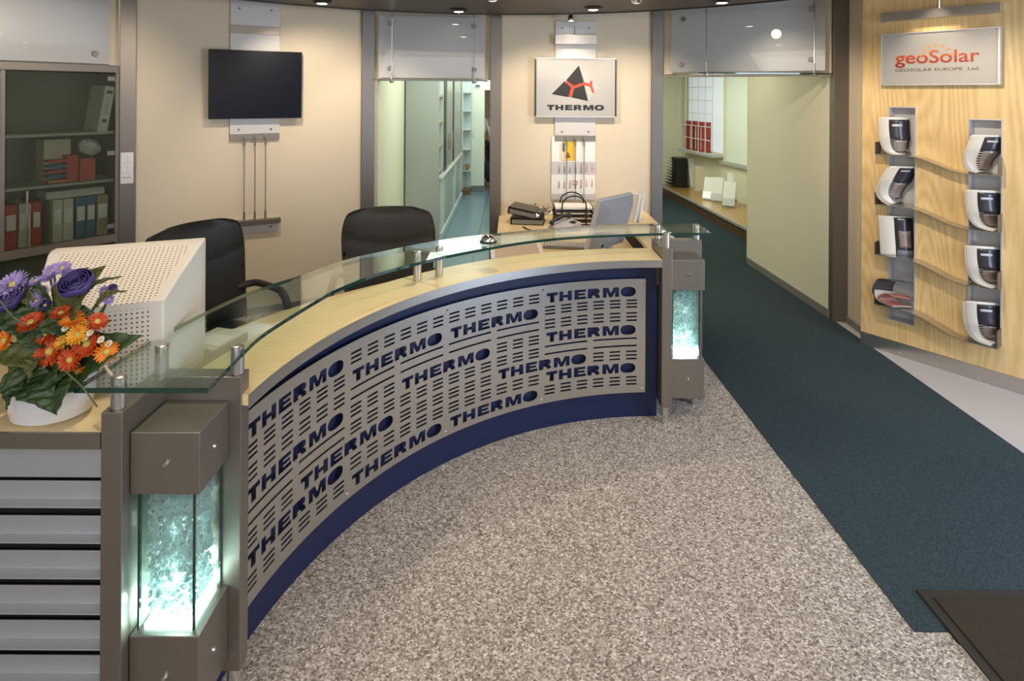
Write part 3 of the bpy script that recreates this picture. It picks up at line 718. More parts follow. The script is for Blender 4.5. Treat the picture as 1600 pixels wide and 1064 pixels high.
# left wing: maple ledge over aluminium slats
MB().box(-3.0, -1.161, 1.676, 1.90, ZW-.035, ZW).build('side_countertop', maple, desk, bevel=.001)
MB().box(-3.0, -1.161, 1.668, 1.6755, ZW-.046, ZW-.0005).build('side_counter_edge', steel, desk)
MB().box(-3.0, -1.161, 1.72, 1.75, 0, ZW-.036).build('side_backing', black_gap, desk)
MB().box(-3.0, -1.161, 1.690, 1.70, .842, ZW-.0365).build('slat', slat_alu, desk)
for k in range(8):
    zt_ = .822-k*.101
    poly = [(1.704, zt_), (1.708, zt_), (1.708, zt_-.057), (1.672, zt_-.057), (1.672, zt_-.053), (1.704, zt_-.051)]
    MB().prism(poly, -3.0, -1.161, axis='x').build('slat', slat_alu, desk, bevel=.001)

# work surface behind the counter
wp = arc(2.002, 90, 172, 60)+[(-1.2, 1.96), (-3.0, 1.96), (-3.0, 2.9), (-1.60, 2.9)]+[q for q in reversed(arc(2.62, 112, 151, 30))]
wp = arc(2.002, 90, 172, 60)+[(-1.2, 1.945), (-3.0, 1.945), (-3.0, 2.9), (-1.42, 2.92)]+list(reversed(arc(2.62, 112, 151, 30)))+[(-.12, 4.3), (-.12, YM-.004), (.955, YM-.004), (.955, 3.72)]
MB().prism(wp, .722, .75).build('work_surface', maple, desk)
MB().box(.957, 1.225, 3.76, YM-.004, .85, .88).build('return_ledge', maple, desk, bevel=.001)
MB().box(.957, .975, 3.76, YM-.004, 0.01, .849).build('return_panel', black_gap, desk)
MB().box(1.20, 1.225, 3.76, YM-.004, 0.01, .849).build('return_panel', steel_d, desk)
MB().box(-2.4, -2.3, 2.0, 2.8, 0, .72).build('desk_leg_panel', steel_d, desk); MB().box(-.12, -.08, 4.4, 5.7, 0, .72).build('desk_leg_panel', steel_d, desk)
ring(2.0, 2.02, 95, 172, .75, ZW-.036).build('inner_panel', maple, desk, smooth=True)

# ================================================================== OFFICE CHAIRS
def make_chair(label):
    t = thing('office_chair', label, 'chair', (0, 0, 0))      # faces -y
    # backrest: padded, curved shell
    def pad(wf, z0, z1, dep, yf, nu=14, nv=12, crease=None):
        def fn(side):
            def g(u, v):
                a = u*2-1; z = z0+(z1-z0)*v
                cw = wf(v); k = (1-abs(a)**3.2)
                e = min(1, (1-abs(2*v-1)**7))
                th = dep*(.35+.65*k)*max(.05, e)**.5
                if crease: th -= .012*math.exp(-((v-crease-.10*a*a)/.03)**2)*(side < 0)
                return (a*cw, yf(a, v)+side*th*.5, z)
            return g
        m = MB(); m.grid(fn(-1), nu, nv); m.grid(fn(1), nu, nv)
        # close rims
        A = fn(-1); B = fn(1)
        for e in range(4):
            ring_ = [(i/20, 0) for i in range(21)] if e == 0 else [(i/20, 1) for i in range(21)] if e == 1 else [(0, i/20) for i in range(21)] if e == 2 else [(1, i/20) for i in range(21)]
            vs = [A(*q) for q in ring_]+[B(*q) for q in ring_]; m.add(vs, [(i, i+1, 22+i, 21+i) for i in range(20)])
        return m
    wfun = lambda v: .325*(1-.20*max(0, (v-.55)/.45)**3.0-.16*(1-v)**2)*(1 if v < .93 else 1-.30*((v-.93)/.07)**2)
    yfun = lambda a, v: .20-.05*a*a+.10*v+.03*math.sin(v*3)
    pad(wfun, .50, 1.18, .10, yfun, 20, 22, crease=.60).build('backrest', leather, t, smooth=True)
    # piping
    m = MB(); pts = []
    for k in range(41):
        v = k/40; pts.append((-wfun(v)*.985, yfun(-1, v)-.012, .50+.68*v))
    tp = [(wfun(1)*.985*(2*k/20-1), yfun(2*k/20-1, 1)-.0, 1.18) for k in range(1, 20)]
    pts += tp+[(wfun(1-k/40)*.985, yfun(1, 1-k/40)-.012, .50+.68*(1-k/40)) for k in range(41)]
    m.tube(pts, .007, 8); m.build('piping', leather, t, smooth=True)
    def seat(u, v):
        a = u*2-1; b = v*2-1
        e = max(0, (1-abs(a)**5)*(1-abs(b)**5))
        return (a*.26*(1-.08*(v)), -.02+b*.25, .44+.075*e**.4)
    m = MB(); m.grid(seat, 16, 16); m.grid(lambda u, v: (seat(u, v)[0], seat(u, v)[1], .425), 8, 8); 
    for e in range(4):
        ring_ = [(i/16, 0) for i in range(17)] if e == 0 else [(i/16, 1) for i in range(17)] if e == 1 else [(0, i/16) for i in range(17)] if e == 2 else [(1, i/16) for i in range(17)]
        vs = [seat(*q) for q in ring_]+[(seat(*q)[0], seat(*q)[1], .425) for q in ring_]; m.add(vs, [(i, i+1, 18+i, 17+i) for i in range(16)])
    m.build('seat', leather, t, smooth=True)
    for s_ in (-1, 1):
        x = s_*.335
        path = catmull([(s_*.25, .20, .70), (x, .14, .715), (x, -.02, .715), (x, -.12, .70), (x, -.175, .63), (x, -.18, .55), (s_*.26, -.12, .46)], 5)
        m = MB(); vs = []; 
        for p_ in path: vs.append(p_)
        m.tube([Vector(q) for q in vs], [.024]*len(vs), 10); m.build('armrest', leather_trim, t, smooth=True)
    m = MB(); m.tube([(0, .0, .10), (0, 0, .30)], .028, 16); m.tube([(0, 0, .28), (0, 0, .43)], .02, 16); m.build('gas_column', black_m, t, smooth=True)
    for k in range(5):
        a = R(72*k+20); ex, ey = .29*math.cos(a), .29*math.sin(a)
        MB().tube([(0, 0, .11), (ex*.5, ey*.5, .10), (ex, ey, .07)], [.03, .024, .018], 10).build('base_leg', black_m, t, smooth=True)
        MB().tube([(ex-.02*math.sin(a), ey+.02*math.cos(a), .028), (ex+.02*math.sin(a), ey-.02*math.cos(a), .028)], .027, 14).build('caster', black_m, t, smooth=True)
    MB().tube([(0, .05, .42), (0, .25, .44), (0, .29, .60)], .022, 8).build('back_bracket', black_m, t, smooth=True)
    return t
ch1 = make_chair('black leather office chair behind the white tube monitor')
ch2 = copy_tree(ch1); ch2['label'] = 'black leather office chair in front of the locker corridor opening'
ch1.location = (-1.76, 3.56, 0); ch1.rotation_euler = (0, 0, R(60)); ch1.scale = (1.04, 1, .95)
ch2.scale = (1.04, 1, .945); ch2.location = (-.85, 4.02, 0); ch2.rotation_euler = (0, 0, R(8))
for c_ in (ch1, ch2): c_['group'] = 'office chairs behind the reception desk'

# ================================================================== WHITE TUBE MONITOR
fr_ = Vector((-1.26, 2.43, 0)); fl_ = Vector((-1.74, 2.249, 0))
ud = (fl_-fr_).normalized(); dd = Vector((-ud.y, ud.x, 0)); dd = dd if dd.y < 0 else -dd
MM = Matrix.Identity(4)
for i in range(3): MM[i][0] = ud[i]; MM[i][1] = dd[i]; MM[i][3] = fr_[i]
t = thing('tube_monitor', 'large white tube computer monitor seen from behind at the left of the desk', 'monitor', fr_+ud*.25+dd*.2+Vector((0, 0, .75)))
W0 = .513
# sections along depth: (depth, side inset, top z, bottom z)
sec = [(0, 0, 1.35, .87), (.05, 0, 1.352, .865), (.09, .004, 1.348, .87), (.13, .012, 1.338, .88), (.30, .045, 1.292, .90), (.46, .07, 1.251, .92)]
m = MB(MM); vs = []; MG = .035
for y, ins, zt_, zb_ in sec: vs += [(ins, y, zb_), (W0-ins, y, zb_), (W0-ins, y, zt_), (W0-ins-MG, y, zt_), (ins+MG, y, zt_), (ins, y, zt_)]
fs = []
for i in range(len(sec)-1):
    for j in range(6): fs.append((6*i+j, 6*i+(j+1) % 6, 6*i+6+(j+1) % 6, 6*i+6+j))
e_ = 6*(len(sec)-1); fs.append((0, 1, 2, 3, 4, 5))
m.add(vs, fs)
y, ins, zt_, zb_ = sec[-1]
b0, b1, c0, c1 = ins+MG, W0-ins-MG, zb_+.03, zt_-.02
ring_o = [(ins, y, zb_), (W0-ins, y, zb_), (W0-ins, y, zt_), (ins, y, zt_)]; ring_i = [(b0, y, c0), (b1, y, c0), (b1, y, c1), (b0, y, c1)]
m.add(ring_o+ring_i, [(0, 1, 5, 4), (1, 2, 6, 5), (2, 3, 7, 6), (3, 0, 4, 7)]); m.add(ring_i, [(0, 1, 2, 3)])
hs = m.build('housing', [white_pl, vented], t, bevel=.006)
me = hs.data; uvl = me.uv_layers.new(name='UVMap')
Mi = MM.inverted()
for p_ in me.polygons:
    loc = [Mi @ me.vertices[me.loops[l].vertex_index].co for l in p_.loop_indices]
    nrm = (Mi.to_3x3() @ p_.normal)
    cy = sum(q.y for q in loc)/len(loc)
    cx_ = sum(q.x for q in loc)/len(loc); cz_ = sum(q.z for q in loc)/len(loc)
    top = nrm.z > .7 and cy > .1 and abs(cx_-W0/2) < .1; back = nrm.y > .9 and abs(cx_-W0/2) < .05 and abs(cz_-(c0+c1)/2) < .01 and max(q.x for q in loc) < b1+.01
    p_.material_index = 1 if (top or back) else 0
    for l, q in zip(p_.loop_indices, loc): uvl.data[l].uv = (q.x, q.y) if top else (q.x, q.z)
MB(MM).box(.02, W0-.02, -.006, .0, .90, 1.33).build('screen', screen_m, t)
m = MB(MM); m.tube([(W0/2, .22, .775), (W0/2, .22, .90)], [.09, .07], 24); m.tube([(W0/2, .2, .751), (W0/2, .2, .776)], [.15, .14], 28); m.build('stand', white_pl, t, smooth=True)
m = MB(MM); m.box(W0-.07-.17, W0-.08-.07, .4605, .462, 1.13, 1.20); m.build('rating_label', paper, t)
m = MB(MM)
m = MB(MM); m.tube([(.20, .465, .98), (.19, .50, .96), (.15, .52, .92), (.12, .50, .80), (.15, .46, .765)], .008, 8); m.build('cable', white_pl, t, smooth=True)

# ================================================================== ITEMS ON THE DESK
# white carton with a slip of paper
def ob(mb, name, label, cat, m, group=None, **k):
    return tag(mb.build(name, m, **k), label, cat, group)
q = onz(318, 545, .85)
BM = Matrix.Translation((q.x, q.y, .75)) @ Matrix.Rotation(R(-16), 4, 'Z')
t = thing('carton', 'flat white carton beside the tube monitor', 'box', (q.x, q.y, .751))
MB(BM).box(-.085, .085, -.17, .17, .001, .12).build('box_body', mat('off_white_card', (.70, .67, .58), .7), t, bevel=.003)
MB(BM).box(-.05, .075, .0, .10, .1205, .122).build('slip', paper, t)
q = onz(384, 530, .755)
m = MB(Matrix.Translation((q.x, q.y, .751)) @ Matrix.Rotation(R(-28), 4, 'Z')); m.box(-.13, .13, -.16, .16, 0, .012)
ob(m, 'paper_stack', 'white loose papers on the work surface right of the carton', 'papers', paper, bevel=.002)
# reception bell
q = onz(763, 379, ZG1)
t = thing('reception_bell', 'chrome reception bell standing on the glass top', 'bell', (q.x, q.y, ZG1))
m = MB(); m.lathe([(0, .0005), (.046, .001), (.050, .005), (.046, .010), (.038, .012)], (q.x, q.y, ZG1), 28); m.build('base', black_m, t, smooth=True)
m = MB(); m.lathe([(.041, .012), (.041, .018), (.036, .032), (.022, .043), (0, .047)], (q.x, q.y, ZG1), 28); m.build('dome', chrome, t, smooth=True)
m = MB(); m.lathe([(0, .045), (.005, .046), (.005, .052), (.008, .054), (0, .058)], (q.x, q.y, ZG1), 12); m.build('button', chrome, t, smooth=True)
# LCD monitor seen from behind
lc = onz(938, 396, .75); lc = Vector((.70, 4.38, .75))
nb = Vector((.72, -.69, 0)).normalized()    # back of the housing faces this way
LX = Vector((nb.y, -nb.x, 0))*-1            # towards the right of the photo
LMx = Matrix.Identity(4)
for i in range(3): LMx[i][0] = LX[i]; LMx[i][1] = -nb[i]; LMx[i][3] = lc[i]
t = thing('flat_monitor', 'grey flat computer monitor turned away on the work surface', 'monitor', lc)
TL = LMx @ Matrix.Translation((0, 0, .08)) @ Matrix.Rotation(R(16), 4, 'X')
m = MB(TL); m.box(-.215, .215, .0, .035, -.01, .385); m.build('bezel', grey_pl_l, t, bevel=.006)
m = MB(TL)
vs = [(-.21, 0, -.004), (.21, 0, -.004), (.21, 0, .38), (-.21, 0, .38), (-.15, -.055, .02), (.15, -.055, .02), (.15, -.055, .34), (-.15, -.055, .34)]
m.add(vs, [(0, 1, 5, 4), (1, 2, 6, 5), (2, 3, 7, 6), (3, 0, 4, 7), (4, 5, 6, 7), (3, 2, 1, 0)]); m.build('back_shell', grey_pl, t, bevel=.004)
m = MB(TL); m.box(-.17, .17, .0355, .037, .02, .31); m.build('screen', screen_m, t)
m = MB(LMx); m.tube([(0, -.03, .03), (0, -.02, .16)], .028, 14); m.lathe([(0, .001), (.12, .002), (.12, .012), (.04, .03), (0, .032)], (0, 0, 0), 26); m.build('stand', grey_pl_l, t, smooth=True)
m = MB(TL); m.box(-.14, -.12, -.0575, -.0552, .032, .055); m.build('rating_sticker', black_m, t)
# keyboard
kb = onz(873, 384, .75)
kb = onz(893, 386, .75)
KM = Matrix.Translation((kb.x, kb.y, .751)) @ Matrix.Rotation(R(-8), 4, 'Z')
t = thing('keyboard', 'pale grey computer keyboard in front of the flat monitor', 'keyboard', (kb.x, kb.y, .751))
m = MB(KM); m.box(-.22, .22, -.08, .08, 0, .018); m.build('case', mat('keyboard_case', (.20, .19, .18), .5), t, bevel=.004)
m = MB(KM)
for r_ in range(5):
    for c in range(18):
        if r_ == 4 and 3 < c < 9: continue
        m.box(-.208+c*.0232, -.190+c*.0232, -.066+r_*.0268, -.046+r_*.0268, .018, .026)
    if r_ == 4: m.box(-.1, .0, -.066+4*.0268, -.046+4*.0268, .018, .026)
m.build('keys', mat('key_plastic', (.62, .60, .56), .5), t)
# desk pad with papers
dp = onz(804, 388, .75)
t = thing('desk_pad', 'paper desk pad with printed calendar edge left of the keyboard', 'desk pad', (dp.x, dp.y, .751))
DM = Matrix.Translation((dp.x+.01, dp.y+.02, .751)) @ Matrix.Rotation(R(3), 4, 'Z')
m = MB(DM); m.box(-.20, .20, -.32, .36, 0, .006); m.build('pad', paper, t)
m = MB(DM); m.box(-.17, .17, -.31, .10, .0062, .0075); m.build('blotter', mat('beige_card', (.62, .48, .36), .7), t)
m = MB(DM)
for c in range(8):
    for r_ in range(3): m.box(-.17+c*.044, -.150+c*.044, .16+r_*.05, .163+r_*.05, .0062, .007)
m.build('print', mat('grey_ink', (.3, .3, .3), .7), t)
q = onz(829, 402, .77)
# lever arch binders lying on the desk
def binder(loc, rz, label, group, m_=black_m, tilt=0):
    B_ = Matrix.Translation(loc) @ Matrix.Rotation(R(rz), 4, 'Z') @ Matrix.Rotation(R(tilt), 4, 'Y')
    t = thing('ring_binder', label, 'binder', loc, group)
    m = MB(B_); m.box(-.15, .15, -.13, .13, 0, .004); m.box(-.15, .15, -.13, .13, .060, .064); m.box(-.154, -.15, -.13, .13, 0, .064); m.build('cover', m_, t, bevel=.001)
    m = MB(B_); m.box(-.142, .14, -.12, .12, .005, .045); m.build('pages', mat('grey_page_edge', (.25, .23, .2), .6), t)
    m = MB(B_); m.lathe([(.012, 0), (.018, 0), (.018, .003), (.012, .003)], (0, 0, 0), 16, M=Matrix.Translation((-.155, .02, .032)) @ Matrix.Rotation(R(-90), 4, 'Y')); m.build('finger_ring', chrome, t, smooth=True)
q = onz(826, 347, .75)
binder((q.x, q.y, .751), -8, 'bottom black ring binder left of the letter trays', 'black binders', mat('binder_black', (.02, .018, .016), .25))
binder((q.x-.02, q.y+.02, .822), -14, 'top black glossy ring binder left of the letter trays', 'black binders', mat('binder_black', (.02, .018, .016), .25), 9)
# crumpled foil on the binders
m = MB(); rnd = random.Random(5); cq = onz(852, 335, .80)
for k in range(110):
    c = Vector((cq.x+rnd.gauss(0, .07), cq.y-.12+rnd.gauss(0, .04), .84+abs(rnd.gauss(0, .03))))
    vs = [c+Vector((rnd.uniform(-1, 1), rnd.uniform(-1, 1), rnd.uniform(-1, 1)))*.02 for _ in range(3)]
    m.add(vs, [(0, 1, 2)])
ob(m, 'crumpled_foil', 'crumpled shiny cellophane on the binders by the letter trays', 'wrapping', chrome, merge=False)
# letter trays with wire handles
tq = onz(895, 352, .75); tx, ty = tq.x+.0, 5.50
t = thing('letter_trays', 'stack of black letter trays with wire arches and white papers on top', 'letter trays', (tx, ty, .751))
for k in range(4):
    z = .755+k*.045
    m = MB(); m.box(tx-.17, tx+.19, ty-.12, ty+.12, z, z+.005); m.box(tx-.17, tx-.165, ty-.12, ty+.12, z, z+.025); m.box(tx+.185, tx+.19, ty-.12, ty+.12, z, z+.025); m.box(tx-.17, tx+.19, ty+.115, ty+.12, z, z+.025)
    m.build('tray', black_m, t)
for yy in (ty-.128, ty+.09):
    m = MB(); m.tube([(tx-.10, yy, .76), (tx-.10, yy, .93)]+[(tx+.0+.11*math.cos(PI-a*PI/10)+.01, yy, .93+.09*math.sin(a*PI/10)) for a in range(11)]+[(tx+.12, yy, .93), (tx+.12, yy, .76)], .0065, 8); m.build('wire_arch', black_m, t, smooth=True)
m = MB(); m.box(tx-.16, tx+.18, ty-.115, ty+.11, .895, .915)
ob(m, 'paper_pile', 'white papers lying on top of the black letter trays', 'papers', paper, bevel=.001)
for k in range(3):
    m = MB(); m.box(tx-.16+.004*k, tx+.17, ty-.117, ty+.10, .762+k*.045, .772+k*.045)
    ob(m, 'paper_sheaf', ['papers in the lowest black letter tray', 'papers in the second black letter tray from the bottom', 'papers in the third black letter tray from the bottom'][k], 'papers', paper_c, 'papers inside the letter trays')
# telephone
pq = onz(880, 356, .75)
t = thing('desk_telephone', 'grey desk telephone with black handset in front of the letter trays', 'telephone', (pq.x, pq.y, .751))
TM = Matrix.Translation((pq.x+.0, pq.y-.04, .751)) @ Matrix.Rotation(R(-62), 4, 'Z')
m = MB(TM); m.prism([(-.10, 0), (.10, 0), (.10, .075), (-.10, .025)], -.10, .13, axis='x'); m.build('body', grey_pl_l, t, bevel=.004)
m = MB(TM @ Matrix.Translation((-.045, 0, .07)) @ Matrix.Rotation(R(14), 4, 'X')); m.tube(catmull([(0, -.11, -.006), (0, -.08, .018), (0, 0, .03), (0, .08, .018), (0, .11, -.006)], 4), [.016, .02, .022, .02, .017, .015, .014, .013, .013, .013, .014, .015, .017, .02, .022, .02, .016], 10); m.build('handset', black_m, t, smooth=True)
m = MB(TM @ Matrix.Translation((.07, .05, .066)) @ Matrix.Rotation(R(14), 4, 'X')); m.box(-.035, .035, -.015, .025, 0, .003); m.build('display', screen_m, t)
m = MB(); m.tube(catmull([(pq.x-.07, pq.y-.1, .76), (pq.x-.16, pq.y-.16, .757), (pq.x-.30, pq.y-.12, .757), (pq.x-.36, pq.y+.0, .757)], 6), .006, 8); m.build('cord', black_m, t, smooth=True)
# paper holder behind the monitor
q = Vector((1.0, 4.98, .881))
for k, (dx, rz, lab) in enumerate(((0, 0, 'front white booklet leaning behind the flat monitor'), (.04, 6, 'rear white booklet leaning behind the flat monitor'))):
    m = MB(Matrix.Translation(q+Vector((dx, k*.05, 0))) @ Matrix.Rotation(R(20+rz), 4, 'Z') @ Matrix.Rotation(R(12), 4, 'Y')); m.box(-.008, .008, -.09, .09, 0, .235)
    ob(m, 'booklet', lab, 'booklet', paper, 'white booklets behind the flat monitor', bevel=.002)

# ================================================================== POTTED FLOWERS
fq = onz(72, 664, ZW)
FX, FY = fq.x-.035, 1.775
t = thing('potted_flowers', 'bouquet of orange and purple flowers in a white oval bowl', 'potted flowers', (FX, FY, ZW))
def frust(z0, z1, r0, r1, ix):
    return [(r0, z0), (r1, z1)]
m = MB(); m.lathe([(0, .001), (.098, .001), (.108, .008), (.116, .055), (.119, .118), (.113, .120), (.107, .10), (0, .09)], (FX, FY, ZW), 36, sx=1.0, sy=.8); m.build('pot', porcelain, t, smooth=True)
m = MB(); m.lathe([(0, .100), (.10, .094)], (FX, FY, ZW), 24, sy=.8); m.build('soil', mat('potting_soil', (.03, .022, .014), .9), t)
leaf_a = mat('dark_leaf', (.028, .060, .016), .42, var=.35, bscale=20, bump=.2)
leaf_b = mat('olive_leaf', (.085, .095, .025), .5, var=.3, bscale=25, bump=.2)
def leaf(base, tip, width, m_, bow=.03, name='leaf', nrm=None):
    base = Vector(base); tip = Vector(tip); ax = tip-base; L_ = ax.length; ax.normalize()
    nrm = Vector(nrm) if nrm else Vector((0, -.75, .65)); side = ax.cross(nrm).normalized(); up = side.cross(ax).normalized()
    def g(u, v):
        a = u*2-1; w2 = width*.5*math.sin(PI*min(1, v**.72))*(1+.05*math.sin(v*26))
        return base+ax*(L_*v)+side*(a*w2)+up*(abs(a)*w2*.35+bow*math.sin(PI*v)+.004*math.sin(v*30+a*3))
    mb = MB(); mb.grid(g, 8, 16); return mb.build(name, m_, t, smooth=True, solid=.0012)
def fpx(x, y, Y): return ony(x, y, Y)
Bc = Vector((FX, FY, ZW+.10))
def stem(p, r=.003):
    b = Bc+Vector((random.uniform(-.04, .04), random.uniform(-.03, .03), 0)); mid = (b+p)/2+Vector((0, .02, .01))
    MB().tube(catmull([b, mid, p], 4), r, 6).build('stem', leaf_b, t, smooth=True)
def bloom(p, r, mo, mc, name, n=20, rows=2, face=(0, -.75, .66), pw=.22, cup=.25, cr=.30, ring2=None):
    p = Vector(p); z = Vector(face).normalized(); x = z.cross(Vector((.3, .2, 1))).normalized(); y = z.cross(x)
    mb = MB()
    for rw in range(rows):
        for k in range(n):
            a = 2*PI*(k+.5*rw)/n+random.uniform(-.06, .06); rr = r*(1-.16*rw)*random.uniform(.92, 1.04)
            d_ = x*math.cos(a)+y*math.sin(a); s_ = x*-math.sin(a)+y*math.cos(a); w2 = r*pw*.5; h0 = .004*rw
            up = z*(cup*r*(.55+.5*rw)*random.uniform(.7, 1.2))
            vs = [p+d_*cr*r*.6+z*h0, p+d_*rr*.55+s_*w2+up*.45+z*h0, p+d_*rr*.88+s_*w2*.8+up*.85+z*h0, p+d_*rr+up+z*h0, p+d_*rr*.88-s_*w2*.8+up*.85+z*h0, p+d_*rr*.55-s_*w2+up*.45+z*h0, p+d_*rr*.6+up*.35+z*(h0-.002)]
            mb.add(vs, [(0, 1, 6), (1, 2, 6), (2, 3, 6), (3, 4, 6), (4, 5, 6), (5, 0, 6)])
    o = mb.build(name, mo, t, smooth=False, merge=False)
    c = MB(Matrix.Translation(p) @ z.to_track_quat('Z', 'Y').to_matrix().to_4x4())
    c.lathe([(0, .25*r*cr+.006), (.5*r*cr, .006+.22*r*cr), (.9*r*cr, .004), (r*cr, 0)], (0, 0, 0), 14); c.build('flower_centre', mc, o, smooth=True)
    stem(p-z*.003)
    return o
orange = mat('orange_petal', (.85, .25, .015), .5, var=.25, bscale=40); redo = mat('red_orange_petal', (.56, .075, .014), .5, var=.35, bscale=40)
yelc = mat('yellow_centre', (.62, .52, .12), .6, bump=.4, bscale=300); lilac = mat('lilac_petal', (.38, .30, .62), .5, var=.2, bscale=40)
violet = mat('violet_petal', (.05, .035, .17), .45, var=.3, bscale=40); whitep = mat('white_petal', (.8, .78, .72), .5); yel = mat('amber_petal', (.85, .42, .03), .5, var=.2, bscale=40)
YF = 1.66
def Pf(x, y, dY=0): return ony(x, y, YF+dY)
for x, y, r, mo, n, fc in ((49, 504, .036, redo, 22, (0, -.5, .8)), (72, 521, .035, redo, 22, (0, -.8, .6)), (78, 549, .044, redo, 24, (0, -.9, .45)), (136, 537, .040, redo, 24, (.1, -.85, .5)),
                           (110, 562, .034, redo, 20, (0, -.7, .2)), (122, 523, .032, yel, 18, (.1, -.7, .6)), (100, 534, .028, yel, 16, (-.2, -.6, .7)), (114, 500, .034, orange, 20, (.2, -.4, .9)),
                           (136, 505, .036, orange, 20, (.2, -.6, .8)), (152, 503, .030, redo, 18, (.5, -.4, .7)), (166, 549, .034, orange, 18, (.5, -.5, -.1)), (120, 580, .036, orange, 18, (.1, -.5, -.2)),
                           (8, 532, .036, orange, 20, (-.3, -.8, .4)), (96, 490, .030, redo, 18, (0, -.3, .9)), (40, 521, .024, orange, 16, (0, -.5, .8)), (4, 552, .022, redo, 16, (0, -.8, .2))):
    bloom(Pf(x, y, random.uniform(-.02, .03)), r, mo, yelc, 'gerbera_flower', n=n, face=fc)
for x, y, r, fc in ((20, 446, .046, (-.1, -.7, .7)), (84, 424, .030, (0, -.5, .85)), (98, 420, .026, (.1, -.5, .8)), (53, 448, .024, (-.2, -.6, .7)), (64, 458, .024, (.1, -.7, .6)), (45, 461, .022, (-.2, -.8, .5)),
                    (72, 477, .022, (0, -.9, .4)), (88, 447, .014, (0, -.7, .6)), (78, 432, .026, (-.1, -.6, .8)), (108, 430, .02, (.2, -.5, .8)), (36, 452, .022, (-.1, -.8, .6)), (58, 470, .02, (0, -.8, .5)), (8, 470, .024, (-.3, -.7, .5)), (110, 470, .018, (.1, -.8, .5)), (120, 431, .018, (.1, -.6, .7)), (163, 455, .016, (.4, -.7, .4)), (170, 468, .016, (.5, -.7, .3)), (57, 440, .02, (0, -.4, .9))):
    bloom(Pf(x, y, random.uniform(.02, .07)), r, lilac if (x, y) != (72, 477) else violet, yelc, 'aster_flower', n=22, face=fc, pw=.18, cr=.25)
for x, y in ((102, 513), (133, 528), (141, 520), (158, 531), (170, 537)):
    bloom(Pf(x, y, -.01), .011, whitep, yelc, 'daisy_flower', n=12, rows=1, pw=.4)
def rose(p, r):
    mb = MB(); p = Vector(p); Mr = Matrix.Translation(p) @ Matrix.Rotation(R(35), 4, 'X')
    for L_ in range(5):
        rr = r*(1-.17*L_)
        for k in range(5):
            a0 = k*2*PI/5+L_*.7
            def g(u, v, a0=a0, rr=rr):
                a = a0+(u-.5)*1.65; q = rr*(.45+.62*math.sin(v*PI*.62)+.05*math.sin(u*9)); return (q*math.cos(a), q*math.sin(a), -r*.5+v*r*(1.05)+.1*r*math.sin(u*PI))
            mb.grid(g, 6, 5, M=Mr)
    o = mb.build('rose_flower', violet, t, smooth=True, solid=.0008, merge=False); stem(p-Vector((0, 0, r*.4)))
rose(Pf(122, 447, -.02), .040); rose(Pf(14, 470, .0), .040); rose(Pf(176, 452, .06), .013)
for (bx, by), (tx_, ty_), w_, mm, dY in (((70, 590), (82, 636), .115, leaf_a, -.04), ((60, 600), (30, 560), .12, leaf_a, .0), ((120, 585), (222, 524), .115, leaf_a, .05), ((60, 590), (-6, 610), .08, leaf_a, -.02),
        ((90, 560), (-20, 560), .07, leaf_b, .01), ((105, 500), (165, 415), .13, leaf_b, .05), ((120, 470), (190, 432), .022, leaf_b, .06), ((90, 480), (138, 418), .04, leaf_a, .09), ((150, 480), (197, 455), .022, leaf_b, .07),
        ((60, 520), (-15, 490), .06, leaf_a, .03), ((70, 500), (20, 470), .05, leaf_a, .05), ((100, 490), (160, 500), .045, leaf_a, .04), ((60, 480), (30, 448), .035, leaf_b, .06), ((80, 470), (45, 425), .02, leaf_a, .08),
        ((90, 600), (128, 570), .07, leaf_a, -.01), ((50, 560), (15, 590), .05, leaf_b, -.02), ((40, 600), (10, 628), .045, leaf_a, -.02), ((100, 580), (130, 610), .08, leaf_a, .03), ((70, 560), (45, 595), .05, leaf_b, -.03),
        ((80, 540), (20, 510), .06, leaf_a, .02), ((110, 520), (60, 480), .07, leaf_a, .05), ((90, 510), (120, 470), .07, leaf_a, .06), ((120, 545), (175, 500), .05, leaf_a, .05)):
    leaf(Pf(bx, by, .03), Pf(tx_, ty_, dY), w_, mm)
leaf(Pf(95, 585, .02), Pf(88, 648, -.05), .12, leaf_a, .02, nrm=(.1, -.9, .3)); leaf(Pf(60, 560, .04), Pf(10, 640, -.02), .07, leaf_a, .02, nrm=(-.3, -.9, .3))
for pts in ([(0, 470), (20, 495), (45, 510)], [(0, 550), (25, 540), (48, 532)], [(100, 578), (128, 604), (152, 636)]):
    MB().tube(catmull([Pf(x, y, -.06) for x, y in pts], 6), [.0022]*13, 6).build('grass_blade', leaf_b, t, smooth=True)
# pale wooden stick at the back of the bouquet
MB().tube([Pf(163, 572, .1), Pf(183, 598, .04)], .0045, 8).build('stick', paper_c, t, smooth=True)

